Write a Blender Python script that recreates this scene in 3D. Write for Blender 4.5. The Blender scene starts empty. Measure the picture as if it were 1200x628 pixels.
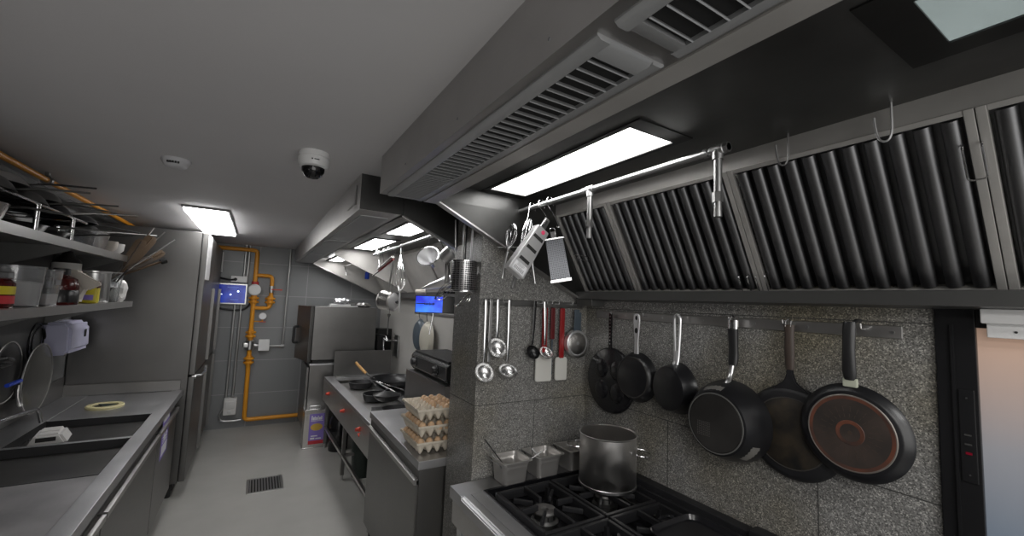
import bpy, bmesh, math, random
from mathutils import Matrix, Vector, Euler
PI = math.pi
R = math.radians
random.seed(7)
scene = bpy.context.scene
C = scene.collection

# ------------------------------------------------------------------ camera
YAW, PITCH, ROLL, F, EYE = 0.54337492, 0.08412825, 0.04086539, 490.73, 1.75
cy, sy, cp, sp = math.cos(YAW), math.sin(YAW), math.cos(PITCH), math.sin(PITCH)
FW = Vector((sy*cp, cy*cp, sp)); r0 = Vector((cy, -sy, 0)); u0 = r0.cross(FW)
RT = r0*math.cos(ROLL) + u0*math.sin(ROLL); UP = -r0*math.sin(ROLL) + u0*math.cos(ROLL)
cam = bpy.data.objects.new('camera', bpy.data.cameras.new('camera'))
C.objects.link(cam)
cam.matrix_world = Matrix(((RT.x, UP.x, -FW.x, 0), (RT.y, UP.y, -FW.y, 0), (RT.z, UP.z, -FW.z, EYE), (0, 0, 0, 1)))
cam.data.sensor_width = 36; cam.data.lens = F/1200*36; cam.data.clip_start = 0.02
scene.camera = cam

def at(px, py, X=None, Y=None, Z=None):
    """the point of a real plane (X=, Y= or Z=) that was measured at this place of the photograph"""
    d = FW + RT*((px-600)/F) - UP*((py-314)/F)
    t = X/d.x if X is not None else (Y/d.y if Y is not None else (Z-EYE)/d.z)
    return Vector((d.x*t, d.y*t, EYE+d.z*t))

# ------------------------------------------------------------------ materials
def newmat(name):
    m = bpy.data.materials.new(name); m.use_nodes = True
    nt = m.node_tree; b = nt.nodes['Principled BSDF']
    return m, nt, b
def plain(name, col, rough=0.5, metal=0.0, spec=0.5, trans=0.0, emit=None, es=0.0, coat=0.0, alpha=1.0):
    m, nt, b = newmat(name)
    b.inputs['Base Color'].default_value = (*col, 1)
    b.inputs['Roughness'].default_value = rough; b.inputs['Metallic'].default_value = metal
    b.inputs['Specular IOR Level'].default_value = spec
    b.inputs['Transmission Weight'].default_value = trans
    b.inputs['Coat Weight'].default_value = coat
    b.inputs['Alpha'].default_value = alpha
    if emit: b.inputs['Emission Color'].default_value = (*emit, 1); b.inputs['Emission Strength'].default_value = es
    return m
def link(nt, a, b): nt.links.new(a, b)
def brushed(name, col, rough=0.32, stretch=(60, 1, 60), var=0.12, bump=0.02, blotch=0.0, metal=1.0):
    m, nt, b = newmat(name)
    tc = nt.nodes.new('ShaderNodeTexCoord'); mp = nt.nodes.new('ShaderNodeMapping'); mp.inputs['Scale'].default_value = stretch
    link(nt, tc.outputs['Object'], mp.inputs['Vector'])
    n = nt.nodes.new('ShaderNodeTexNoise'); n.inputs['Scale'].default_value = 6; n.inputs['Detail'].default_value = 4
    link(nt, mp.outputs['Vector'], n.inputs['Vector'])
    n2 = nt.nodes.new('ShaderNodeTexNoise'); n2.inputs['Scale'].default_value = 4; n2.inputs['Detail'].default_value = 5
    link(nt, tc.outputs['Object'], n2.inputs['Vector'])
    rr = nt.nodes.new('ShaderNodeMapRange'); rr.inputs['To Min'].default_value = rough-var*0.6; rr.inputs['To Max'].default_value = rough+var
    ad = nt.nodes.new('ShaderNodeMix'); ad.data_type = 'FLOAT'; ad.inputs['Factor'].default_value = 0.5
    link(nt, n.outputs['Fac'], ad.inputs['A']); link(nt, n2.outputs['Fac'], ad.inputs['B'])
    link(nt, ad.outputs['Result'], rr.inputs['Value']); link(nt, rr.outputs['Result'], b.inputs['Roughness'])
    cr = nt.nodes.new('ShaderNodeValToRGB')
    cr.color_ramp.elements[0].position = 0.3; cr.color_ramp.elements[1].position = 0.7
    k = 1-blotch
    cr.color_ramp.elements[0].color = (col[0]*k, col[1]*k, col[2]*k, 1); cr.color_ramp.elements[1].color = (*col, 1)
    link(nt, n2.outputs['Fac'], cr.inputs['Fac']); link(nt, cr.outputs['Color'], b.inputs['Base Color'])
    b.inputs['Metallic'].default_value = metal
    if bump:
        bp = nt.nodes.new('ShaderNodeBump'); bp.inputs['Strength'].default_value = bump; bp.inputs['Distance'].default_value = 0.01
        link(nt, n.outputs['Fac'], bp.inputs['Height']); link(nt, bp.outputs['Normal'], b.inputs['Normal'])
    return m
M = {}
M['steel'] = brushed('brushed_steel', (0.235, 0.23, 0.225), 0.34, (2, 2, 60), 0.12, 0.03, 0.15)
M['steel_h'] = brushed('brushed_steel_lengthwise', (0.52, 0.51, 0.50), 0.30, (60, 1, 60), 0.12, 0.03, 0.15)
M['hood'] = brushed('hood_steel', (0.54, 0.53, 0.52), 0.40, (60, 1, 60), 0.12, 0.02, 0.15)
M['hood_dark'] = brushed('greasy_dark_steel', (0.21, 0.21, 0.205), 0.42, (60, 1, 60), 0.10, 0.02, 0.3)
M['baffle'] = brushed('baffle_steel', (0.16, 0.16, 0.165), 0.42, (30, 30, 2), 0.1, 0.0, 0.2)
M['band'] = brushed('hood_band_steel', (0.50, 0.485, 0.465), 0.42, (60, 1, 60), 0.12, 0.0, 0.25, 0.4)
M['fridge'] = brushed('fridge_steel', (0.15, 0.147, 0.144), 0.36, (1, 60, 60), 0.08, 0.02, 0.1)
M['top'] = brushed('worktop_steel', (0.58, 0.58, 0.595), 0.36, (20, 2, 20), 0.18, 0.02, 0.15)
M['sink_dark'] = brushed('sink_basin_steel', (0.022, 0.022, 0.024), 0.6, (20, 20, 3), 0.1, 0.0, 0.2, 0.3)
M['chrome'] = plain('chrome', (0.75, 0.75, 0.76), 0.14, 1)
M['pan_steel'] = brushed('light_brushed_pan_steel', (0.68, 0.66, 0.64), 0.34, (40, 40, 1), 0.10, 0.0, 0.12, 0.78)
def aniso(name, col, rough):
    m, nt, b = newmat(name)
    b.inputs['Base Color'].default_value = (*col, 1); b.inputs['Metallic'].default_value = 1; b.inputs['Roughness'].default_value = rough
    b.inputs['Anisotropic'].default_value = 0.85
    tg = nt.nodes.new('ShaderNodeTangent'); tg.direction_type = 'RADIAL'; tg.axis = 'Z'
    link(nt, tg.outputs['Tangent'], b.inputs['Tangent'])
    return m
M['spun'] = aniso('spun_steel', (0.80, 0.78, 0.76), 0.30)
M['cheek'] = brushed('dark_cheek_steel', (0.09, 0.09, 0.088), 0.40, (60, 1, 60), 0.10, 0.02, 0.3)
M['drainboard'] = brushed('scratched_drainboard_steel', (0.50, 0.49, 0.50), 0.36, (8, 3, 8), 0.2, 0.02, 0.35, 0.45)
M['darkchrome'] = plain('dark_chrome', (0.35, 0.35, 0.36), 0.2, 1)
M['pot'] = brushed('pot_steel', (0.62, 0.60, 0.58), 0.27, (40, 40, 1), 0.08, 0.0, 0.1)
M['ladle'] = plain('polished_ladle_steel', (0.70, 0.70, 0.70), 0.27, 1)
M['bright'] = plain('bright_satin_steel', (0.78, 0.78, 0.79), 0.36, 0.85)
M['satin'] = plain('satin_steel', (0.55, 0.55, 0.55), 0.3, 1)
M['galv'] = brushed('galvanised_pipe', (0.55, 0.55, 0.55), 0.4, (8, 8, 8), 0.1, 0.0, 0.25)
M['grey_paint'] = plain('grey_painted_metal', (0.20, 0.20, 0.205), 0.45)
M['gutter'] = plain('gutter_steel', (0.10, 0.10, 0.098), 0.4, 0.6)
M['vent_paint'] = plain('vent_grey_paint', (0.36, 0.365, 0.37), 0.4, 0.3)
M['black'] = plain('black_void', (0.008, 0.008, 0.008), 0.6)
M['black_gloss'] = plain('black_gloss', (0.010, 0.010, 0.011), 0.25)
M['cast'] = brushed('cast_iron', (0.014, 0.014, 0.016), 0.5, (5, 5, 5), 0.15, 0.15, 0.3, 0.0)
M['enamel'] = plain('black_enamel', (0.010, 0.010, 0.012), 0.22)
M['nonstick'] = brushed('worn_black_coating', (0.013, 0.013, 0.015), 0.29, (4, 4, 4), 0.14, 0.04, 0.4, 0.0)
M['rubber'] = plain('black_bakelite', (0.015, 0.015, 0.016), 0.4)
M['plate_worn'] = brushed('worn_pan_base', (0.055, 0.052, 0.05), 0.45, (6, 6, 6), 0.1, 0.05, 0.6, 0.4)
M['orange'] = plain('orange_gas_paint', (0.72, 0.30, 0.015), 0.4)
M['red'] = plain('red_plastic', (0.27, 0.012, 0.014), 0.35)
M['red_knob'] = plain('red_knob', (0.50, 0.05, 0.025), 0.35)
M['white'] = plain('white_plastic', (0.72, 0.72, 0.72), 0.35)
M['dispenser'] = plain('pale_lavender_plastic', (0.42, 0.42, 0.55), 0.3)
M['offwhite'] = plain('offwhite_plastic', (0.62, 0.61, 0.60), 0.4)
M['blade'] = plain('white_silicone', (0.68, 0.67, 0.63), 0.4)
M['clear'] = plain('milky_clear_plastic', (0.78, 0.79, 0.80), 0.12, trans=0.9)
M['glass'] = plain('clear_plastic', (0.9, 0.92, 0.92), 0.08, trans=0.95)
M['flour'] = plain('white_powder', (0.66, 0.64, 0.63), 0.9)
M['sauce'] = plain('dark_red_sauce', (0.06, 0.005, 0.004), 0.15)
M['paper'] = plain('beige_paper', (0.50, 0.46, 0.41), 0.8)
M['yellow'] = plain('yellow_packet', (0.55, 0.46, 0.02), 0.4)
M['purple'] = plain('purple_print', (0.22, 0.16, 0.50), 0.5)
M['white_print'] = plain('white_print', (0.7, 0.7, 0.72), 0.5)
M['red_print'] = plain('red_print', (0.5, 0.03, 0.04), 0.5)
M['food_print'] = plain('food_print', (0.55, 0.36, 0.06), 0.5)
M['wood'] = brushed('pale_wood', (0.55, 0.30, 0.10), 0.5, (3, 3, 30), 0.1, 0.0, 0.2, 0.0)
M['wood_dark'] = brushed('dark_wood', (0.12, 0.075, 0.04), 0.5, (3, 3, 30), 0.1, 0.0, 0.3, 0.0)
M['ring'] = plain('yellowed_plastic', (0.55, 0.50, 0.28), 0.45)
M['disc'] = plain('smoky_clear_lid', (0.10, 0.098, 0.09), 0.25, trans=0.3)
M['egg'] = plain('brown_egg', (0.62, 0.30, 0.15), 0.55)
M['egg_pale'] = plain('pale_egg', (0.68, 0.46, 0.28), 0.55)
M['tray'] = brushed('moulded_pulp', (0.74, 0.67, 0.56), 0.9, (10, 10, 10), 0.05, 0.25, 0.12, 0.0)
M['blue'] = plain('blue_plastic', (0.01, 0.05, 0.45), 0.35)
M['bluegrey'] = plain('blue_grey_plastic', (0.06, 0.08, 0.10), 0.4)
M['beige_pan'] = plain('pale_beige_coating', (0.42, 0.40, 0.34), 0.4)
M['greenish'] = plain('dark_green_plastic', (0.02, 0.03, 0.025), 0.45)
M['brown_handle'] = brushed('burnt_handle', (0.075, 0.055, 0.045), 0.5, (4, 4, 4), 0.1, 0.1, 0.4, 0.0)
M['pale_ferrule'] = plain('pale_ferrule', (0.45, 0.47, 0.38), 0.4)
M['light'] = plain('light_diffuser', (0.9, 0.9, 0.9), 0.4, emit=(1.0, 0.99, 0.98), es=14)
M['light_side'] = plain('light_diffuser_dim', (0.6, 0.62, 0.62), 0.3, emit=(0.80, 0.93, 0.92), es=.74)
M['plastic_wrap'] = plain('white_film', (0.75, 0.75, 0.76), 0.35)
M['grille_void'] = plain('duct_dark', (0.012, 0.012, 0.012), 0.7)

def mat_granite():
    m, nt, b = newmat('speckled_granite')
    tc = nt.nodes.new('ShaderNodeTexCoord')
    n1 = nt.nodes.new('ShaderNodeTexVoronoi'); n1.inputs['Scale'].default_value = 300; n1.inputs['Randomness'].default_value = 1
    n2 = nt.nodes.new('ShaderNodeTexNoise'); n2.inputs['Scale'].default_value = 240; n2.inputs['Detail'].default_value = 2
    n3 = nt.nodes.new('ShaderNodeTexNoise'); n3.inputs['Scale'].default_value = 2.2; n3.inputs['Detail'].default_value = 4
    for n in (n1, n2, n3): link(nt, tc.outputs['Object'], n.inputs['Vector'])
    sep = nt.nodes.new('ShaderNodeSeparateColor'); link(nt, n1.outputs['Color'], sep.inputs['Color'])
    cr = nt.nodes.new('ShaderNodeValToRGB'); e = cr.color_ramp; e.interpolation = 'LINEAR'
    e.elements[0].position = 0; e.elements[0].color = (0.07, 0.07, 0.068, 1)
    e.elements[1].position = 1; e.elements[1].color = (0.52, 0.51, 0.48, 1)
    for p, c in ((0.30, 0.155), (0.7, 0.225), (0.9, 0.33)): q = e.elements.new(p); q.color = (c, c*0.985, c*0.95, 1)
    link(nt, sep.outputs['Red'], cr.inputs['Fac'])
    mx = nt.nodes.new('ShaderNodeMix'); mx.data_type = 'RGBA'; mx.blend_type = 'OVERLAY'; mx.inputs['Factor'].default_value = 0.5
    link(nt, cr.outputs['Color'], mx.inputs['A'])
    link(nt, n2.outputs['Fac'], mx.inputs['B'])
    # greasy brownish patches
    g = nt.nodes.new('ShaderNodeValToRGB'); g.color_ramp.elements[0].position = 0.5; g.color_ramp.elements[1].position = 0.75
    g.color_ramp.elements[0].color = (1, 1, 1, 1); g.color_ramp.elements[1].color = (0.82, 0.76, 0.6, 1)
    link(nt, n3.outputs['Fac'], g.inputs['Fac'])
    m2 = nt.nodes.new('ShaderNodeMix'); m2.data_type = 'RGBA'; m2.blend_type = 'MULTIPLY'; m2.inputs['Factor'].default_value = 1
    link(nt, mx.outputs['Result'], m2.inputs['A']); link(nt, g.outputs['Color'], m2.inputs['B'])
    link(nt, m2.outputs['Result'], b.inputs['Base Color'])
    b.inputs['Roughness'].default_value = 0.33
    return m
M['granite'] = mat_granite()
def mat_tile():
    m, nt, b = newmat('grey_wall_tile')
    tc = nt.nodes.new('ShaderNodeTexCoord'); sx = nt.nodes.new('ShaderNodeSeparateXYZ'); cb = nt.nodes.new('ShaderNodeCombineXYZ')
    link(nt, tc.outputs['Object'], sx.inputs['Vector'])
    ad = nt.nodes.new('ShaderNodeMath'); ad.operation = 'ADD'
    link(nt, sx.outputs['X'], ad.inputs[0]); link(nt, sx.outputs['Y'], ad.inputs[1])
    link(nt, ad.outputs[0], cb.inputs['X']); link(nt, sx.outputs['Z'], cb.inputs['Y'])
    br = nt.nodes.new('ShaderNodeTexBrick'); br.offset = 0; br.inputs['Scale'].default_value = 1
    br.inputs['Brick Width'].default_value = 0.60; br.inputs['Row Height'].default_value = 0.43; br.inputs['Mortar Size'].default_value = 0.004
    br.inputs['Color1'].default_value = (0.185, 0.19, 0.195, 1); br.inputs['Color2'].default_value = (0.20, 0.205, 0.21, 1); br.inputs['Mortar'].default_value = (0.32, 0.32, 0.32, 1)
    link(nt, cb.outputs['Vector'], br.inputs['Vector']); link(nt, br.outputs['Color'], b.inputs['Base Color'])
    b.inputs['Roughness'].default_value = 0.38
    return m
M['tile'] = mat_tile()
def noisy(name, c1, c2, scale, rough, bump=0.0):
    m, nt, b = newmat(name)
    tc = nt.nodes.new('ShaderNodeTexCoord'); n = nt.nodes.new('ShaderNodeTexNoise'); n.inputs['Scale'].default_value = scale; n.inputs['Detail'].default_value = 6
    link(nt, tc.outputs['Object'], n.inputs['Vector'])
    cr = nt.nodes.new('ShaderNodeValToRGB'); cr.color_ramp.elements[0].position = 0.35; cr.color_ramp.elements[1].position = 0.65
    cr.color_ramp.elements[0].color = (*c1, 1); cr.color_ramp.elements[1].color = (*c2, 1)
    link(nt, n.outputs['Fac'], cr.inputs['Fac']); link(nt, cr.outputs['Color'], b.inputs['Base Color'])
    b.inputs['Roughness'].default_value = rough
    return m
M['ceiling'] = noisy('ceiling_paint', (0.61, 0.60, 0.61), (0.64, 0.63, 0.64), 1.5, 0.7)
M['floor'] = noisy('epoxy_floor', (0.33, 0.325, 0.305), (0.37, 0.365, 0.345), 2.5, 0.42)
M['wall_plain'] = noisy('plain_grey_wall', (0.36, 0.35, 0.33), (0.40, 0.39, 0.37), 2, 0.45)
M['wall_dark'] = noisy('dark_grey_wall', (0.10, 0.10, 0.10), (0.12, 0.12, 0.12), 3, 0.5)
M['rust'] = noisy('scorched_copper_base', (0.026, 0.023, 0.021), (0.055, 0.040, 0.034), 9, 0.45)
M['rust_ring'] = noisy('scorched_orange_ring', (0.15, 0.048, 0.026), (0.04, 0.025, 0.021), 7, 0.5)
M['bread_base'] = noisy('burnt_iron_base', (0.012, 0.012, 0.012), (0.05, 0.038, 0.025), 14, 0.5)
def mat_holes(name, col, sc, thr):
    m, nt, b = newmat(name)
    tc = nt.nodes.new('ShaderNodeTexCoord'); v = nt.nodes.new('ShaderNodeTexVoronoi'); v.inputs['Scale'].default_value = sc; v.inputs['Randomness'].default_value = 0.1
    link(nt, tc.outputs['Object'], v.inputs['Vector'])
    g = nt.nodes.new('ShaderNodeMath'); g.operation = 'GREATER_THAN'; g.inputs[1].default_value = thr
    link(nt, v.outputs['Distance'], g.inputs[0])
    mx = nt.nodes.new('ShaderNodeMix'); mx.data_type = 'RGBA'; mx.inputs['A'].default_value = (0.02, 0.02, 0.02, 1); mx.inputs['B'].default_value = (*col, 1)
    link(nt, g.outputs[0], mx.inputs['Factor']); link(nt, mx.outputs['Result'], b.inputs['Base Color'])
    b.inputs['Metallic'].default_value = 1; b.inputs['Roughness'].default_value = 0.32
    return m
M['perforated'] = mat_holes('perforated_steel', (0.55, 0.54, 0.55), 95, 0.42)
M['grater'] = mat_holes('grater_steel', (0.16, 0.165, 0.18), 130, 0.30)
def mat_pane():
    m, nt, b = newmat('frosted_pane_painted_glow')
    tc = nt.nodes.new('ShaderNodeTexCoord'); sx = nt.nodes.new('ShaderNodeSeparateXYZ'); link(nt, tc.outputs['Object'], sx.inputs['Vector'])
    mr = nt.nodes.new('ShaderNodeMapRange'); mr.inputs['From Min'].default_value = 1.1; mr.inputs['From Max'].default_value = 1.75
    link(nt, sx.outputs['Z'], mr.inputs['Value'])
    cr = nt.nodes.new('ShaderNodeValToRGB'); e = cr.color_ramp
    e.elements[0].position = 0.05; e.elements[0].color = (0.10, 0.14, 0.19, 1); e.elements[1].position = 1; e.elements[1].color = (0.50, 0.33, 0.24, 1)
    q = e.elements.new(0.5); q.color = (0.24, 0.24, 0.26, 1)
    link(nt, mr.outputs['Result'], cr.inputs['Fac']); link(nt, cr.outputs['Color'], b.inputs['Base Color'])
    link(nt, cr.outputs['Color'], b.inputs['Emission Color']); b.inputs['Emission Strength'].default_value = 0.35  # pink-to-blue ramp and weak emission paint a reflected glow into the pane
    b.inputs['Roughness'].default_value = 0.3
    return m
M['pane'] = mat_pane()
def mat_screen(name, c1, c2, s, axis='Z', a0=0, a1=1):
    m, nt, b = newmat(name)
    b.inputs['Base Color'].default_value = (*c1, 1); b.inputs['Roughness'].default_value = 0.2
    tc = nt.nodes.new('ShaderNodeTexCoord'); gd = nt.nodes.new('ShaderNodeTexNoise'); gd.inputs['Scale'].default_value = 7
    link(nt, tc.outputs['Object'], gd.inputs['Vector'])
    cr = nt.nodes.new('ShaderNodeValToRGB'); cr.color_ramp.elements[0].position = 0.4; cr.color_ramp.elements[1].position = 0.75
    cr.color_ramp.elements[0].color = (*c1, 1); cr.color_ramp.elements[1].color = (*c2, 1)
    link(nt, gd.outputs['Fac'], cr.inputs['Fac']); link(nt, cr.outputs['Color'], b.inputs['Emission Color']); b.inputs['Emission Strength'].default_value = s
    return m
M['screen'] = mat_screen('blue_display', (0.005, 0.012, 0.16), (0.02, 0.06, 0.45), 0.8)
M['screen_lit'] = mat_screen('glowing_blue_display', (0.005, 0.015, 0.45), (0.04, 0.28, 1.0), 1.3)
M['glow'] = plain('white_indicator', (0.8, 0.9, 1), 0.3, emit=(0.7, 0.85, 1), es=3)
M['red_led'] = plain('red_indicator', (0.12, 0.0, 0.01), 0.3, emit=(0.8, 0.02, 0.05), es=0.05)

# ------------------------------------------------------------------ mesh building
class B:
    def __init__(s): s.bm = bmesh.new(); s.wn = False
    def _done(s, geo, mx):
        if mx is not None: bmesh.ops.transform(s.bm, matrix=mx, verts=geo)
    def box(s, x0, x1, y0, y1, z0, z1, bev=0.0, mx=None, seg=2):
        t = bmesh.new()
        v = [t.verts.new((x, y, z)) for x in (x0, x1) for y in (y0, y1) for z in (z0, z1)]
        for f in ((0, 1, 3, 2), (4, 6, 7, 5), (0, 4, 5, 1), (2, 3, 7, 6), (0, 2, 6, 4), (1, 5, 7, 3)): t.faces.new([v[i] for i in f])
        bmesh.ops.recalc_face_normals(t, faces=t.faces[:])
        if bev: s.wn = True; bmesh.ops.bevel(t, geom=t.edges[:], offset=min(bev, 0.49*min(abs(x1-x0), abs(y1-y0), abs(z1-z0))), segments=seg, affect='EDGES', profile=0.5)
        return s.merge(t, mx)
    def merge(s, t, mx=None):
        if mx is not None: bmesh.ops.transform(t, matrix=mx, verts=t.verts[:])
        me = bpy.data.meshes.new('tmp'); t.to_mesh(me); t.free(); s.bm.from_mesh(me); bpy.data.meshes.remove(me); return s
    def prism(s, poly, a, b, axis='Y', mx=None, bev=0):
        t = bmesh.new()
        def p(u, v, w): return {'Y': (u, w, v), 'X': (w, u, v), 'Z': (u, v, w)}[axis]
        A = [t.verts.new(p(u, v, a)) for u, v in poly]; Bq = [t.verts.new(p(u, v, b)) for u, v in poly]
        n = len(poly)
        t.faces.new(A); t.faces.new(Bq[::-1])
        for i in range(n): t.faces.new((A[i], A[(i+1) % n], Bq[(i+1) % n], Bq[i]))
        bmesh.ops.recalc_face_normals(t, faces=t.faces[:])
        if bev: s.wn = True; bmesh.ops.bevel(t, geom=t.edges[:], offset=bev, segments=2, affect='EDGES')
        return s.merge(t, mx)
    def lathe(s, prof, n=32, mx=None, squash=1.0, arc=2*PI):
        t = bmesh.new(); rings = []
        for r, z in prof:
            if r < 1e-6: rings.append([t.verts.new((0, 0, z))])
            else: rings.append([t.verts.new((r*math.cos(2*PI*i/n), squash*r*math.sin(2*PI*i/n), z)) for i in range(n)])
        for a, b in zip(rings, rings[1:]):
            for i in range(n):
                j = (i+1) % n
                if len(a) == 1 and len(b) == 1: continue
                if len(a) == 1: t.faces.new((a[0], b[i], b[j]))
                elif len(b) == 1: t.faces.new((a[i], a[j], b[0]))
                else: t.faces.new((a[i], a[j], b[j], b[i]))
        bmesh.ops.recalc_face_normals(t, faces=t.faces[:])
        return s.merge(t, mx)
    def cyl(s, p, q, r, n=16, r2=None, bev=0.0):
        p, q = Vector(p), Vector(q); d = q-p; L = d.length
        r2 = r if r2 is None else r2
        mx = Matrix.Translation(p) @ d.to_track_quat('Z', 'Y').to_matrix().to_4x4()
        if bev: prof = [(0, 0), (r-bev, 0), (r, bev), (r2, L-bev), (r2-bev, L), (0, L)]
        else: prof = [(0, 0), (r, 0), (r2, L), (0, L)]
        return s.lathe(prof, n, mx)
    def tube(s, pts, r, n=8, closed=False, flat=1.0, up=None):
        P = [Vector(p) for p in pts]; N = len(P); t = bmesh.new()
        T = []
        for i in range(N):
            a = P[(i-1) % N] if (closed or i > 0) else P[i]; b = P[(i+1) % N] if (closed or i < N-1) else P[i]
            T.append((b-a).normalized())
        nrm = Vector(up) if up else (Vector((0, 0, 1)) if abs(T[0].z) < 0.9 else Vector((1, 0, 0)))
        rings = []
        rad = r if hasattr(r, '__len__') else [r]*N
        for i in range(N):
            nrm = (nrm - T[i]*nrm.dot(T[i]))
            if nrm.length < 1e-6: nrm = T[i].orthogonal()
            nrm.normalize(); bn = T[i].cross(nrm)
            rings.append([t.verts.new(P[i] + (nrm*math.cos(2*PI*k/n)*flat + bn*math.sin(2*PI*k/n))*rad[i]) for k in range(n)])
        rng = range(N if closed else N-1)
        for i in rng:
            a, b = rings[i], rings[(i+1) % N]
            for k in range(n): t.faces.new((a[k], a[(k+1) % n], b[(k+1) % n], b[k]))
        if not closed: t.faces.new(rings[0][::-1]); t.faces.new(rings[-1])
        bmesh.ops.recalc_face_normals(t, faces=t.faces[:])
        return s.merge(t)
    def ball(s, c, r, sc=(1, 1, 1), n=16, mx=None):
        t = bmesh.new(); bmesh.ops.create_uvsphere(t, u_segments=n, v_segments=max(6, n//2), radius=r)
        m = Matrix.Translation(c) @ Matrix.Diagonal((*sc, 1))
        return s.merge(t, m if mx is None else mx @ m)
    def xf(s, mx): bmesh.ops.transform(s.bm, matrix=mx, verts=s.bm.verts[:]); return s
    def build(s, name, mat, parent=None, loc=None, rot=None, ang=38):
        me = bpy.data.meshes.new(name); s.bm.to_mesh(me); s.bm.free()
        for p in me.polygons: p.use_smooth = True
        me.set_sharp_from_angle(angle=R(ang))
        me.materials.append(M[mat] if isinstance(mat, str) else mat)
        o = bpy.data.objects.new(name, me); C.objects.link(o)
        if s.wn: md = o.modifiers.new('normals', 'WEIGHTED_NORMAL'); md.keep_sharp = True
        if parent is not None: o.parent = parent
        if loc is not None: o.location = loc
        if rot is not None: o.rotation_euler = rot
        return o
def curve(pts, k=6):
    P = [Vector(p) for p in pts]; out = []
    for i in range(len(P)-1):
        a = P[max(i-1, 0)]; b = P[i]; c = P[i+1]; d = P[min(i+2, len(P)-1)]
        for j in range(k):
            t = j/k
            out.append(0.5*((2*b) + (c-a)*t + (2*a-5*b+4*c-d)*t*t + (3*b-a-3*c+d)*t**3))
    out.append(P[-1]); return out
def elbowed(pts, r=0.03, k=5):
    P = [Vector(p) for p in pts]; out = [P[0]]
    for i in range(1, len(P)-1):
        a = (P[i-1]-P[i]).normalized()*r; b = (P[i+1]-P[i]).normalized()*r
        for j in range(k+1):
            t = j/k; out.append((P[i]+a)*(1-t)**2 + P[i]*2*t*(1-t) + (P[i]+b)*t*t)
    out.append(P[-1]); return out
def tag(o, label, cat, group=None):
    o['label'] = label; o['category'] = cat
    if group: o['group'] = group
    return o
def thing(name, label, cat, loc=(0, 0, 0), rot=(0, 0, 0), group=None):
    o = bpy.data.objects.new(name, None); C.objects.link(o); o.empty_display_size = 0.05
    o.location = loc; o.rotation_euler = rot
    return tag(o, label, cat, group)
def struct(o): o['kind'] = 'structure'; return o
def copy_tree(o, parent=None):
    c = o.copy(); C.objects.link(c); c.parent = parent
    for ch in list(o.children): copy_tree(ch, c)
    return c
def axes(ax, ay, az, loc=(0, 0, 0)):
    return Matrix(((ax[0], ay[0], az[0], loc[0]), (ax[1], ay[1], az[1], loc[1]), (ax[2], ay[2], az[2], loc[2]), (0, 0, 0, 1)))

# ================================================================== SETTING
XL, XR, YF, YB, ZC = -1.22, 1.65, 6.60, -1.6, 2.38
struct(B().box(XL-.1, XR+.1, YB-.1, YF+.1, -.1, 0).build('floor', 'floor'))
struct(B().box(XL-.1, XR+.1, YB-.1, YF+.1, ZC, ZC+.1).build('ceiling', 'ceiling'))
struct(B().box(XL-.1, XL, YB-.1, YF+.1, 0, ZC).build('wall_left', 'wall_dark'))
struct(B().box(XL, XR, YF, YF+.1, 0, ZC).build('wall_far', 'tile'))
struct(B().box(XL, XR, YB-.1, YB, 0, ZC).build('wall_back', 'wall_plain'))
struct(B().box(XR, XR+.1, 0.40, 2.0, 0, ZC).build('wall_right', 'granite'))
struct(B().box(XR, XR+.1, 2.0, YF+.1, 0, ZC).build('wall_right_far', 'wall_plain'))
b = B().box(XR, XR+.1, YB-.1, 0.40, 1.80, ZC); struct(b.build('wall_right_near', 'wall_plain'))
struct(B().box(0.95, XR, 1.87, 2.18, 0, ZC).build('wall_pillar', 'granite'))
# fine open joints between the granite slabs
j = B()
j.box(XR-.0012, XR, .40, 1.87, 1.7385, 1.7415); j.box(XR-.0012, XR, .40, 1.87, 1.243, 1.246)
j.box(XR-.0012, XR, .698, .7005, .9, 1.246); j.box(XR-.0012, XR, 1.297, 1.2995, .9, 1.246)
j.box(.95, XR, 1.8688, 1.87, 1.243, 1.246); j.box(1.30, 1.3025, 1.8688, 1.87, .9, 1.246); j.box(.9488, .95, 1.87, 2.18, 1.243, 1.246)
struct(j.build('trim_1', plain('slab_joint', (0.05, 0.05, 0.048), 0.6)))
# black framed door with a frosted pane on the right
d = thing('door_1', 'black framed door with a frosted pane, a pink and blue glow painted on it', 'door', (XR, 0, 0)); d['kind'] = 'structure'
del d['label']; del d['category']
b = B(); b.box(-.012, .06, .318, .397, 0, 1.80, .003); b.box(-.012, .06, -1.0, .318, 1.735, 1.80, .003); b.box(-.018, -.010, .360, .366, 0, 1.74); b.build('door_frame', 'black_gloss', d)
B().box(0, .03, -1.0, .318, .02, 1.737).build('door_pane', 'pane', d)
b = B(); b.box(-.05, -.012, -1.0, .302, 1.748, 1.786, .004); b.box(-.03, -.012, -1.0, .295, 1.712, 1.75, .003); b.build('door_rail', 'white', d)
B().cyl((-.0302, .245, 1.729), (-.032, .245, 1.729), .003, 10).build('screw', 'black', d)
b = B().box(-.016, -.011, .325, .356, 1.33, 1.57, .003); cpn = b.build('control_panel', 'black_gloss', d)
b = B()
for z in (1.452, 1.428): b.box(-.0175, -.016, .334, .347, z-.002, z+.002)
for z in (1.548, 1.35): b.cyl((-.0175, .34, z), (-.016, .34, z), .002, 8)
b.build('button', 'gutter', cpn)
B().box(-.0175, -.016, .334, .346, 1.402, 1.408).build('indicator', 'red_led', cpn)

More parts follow.
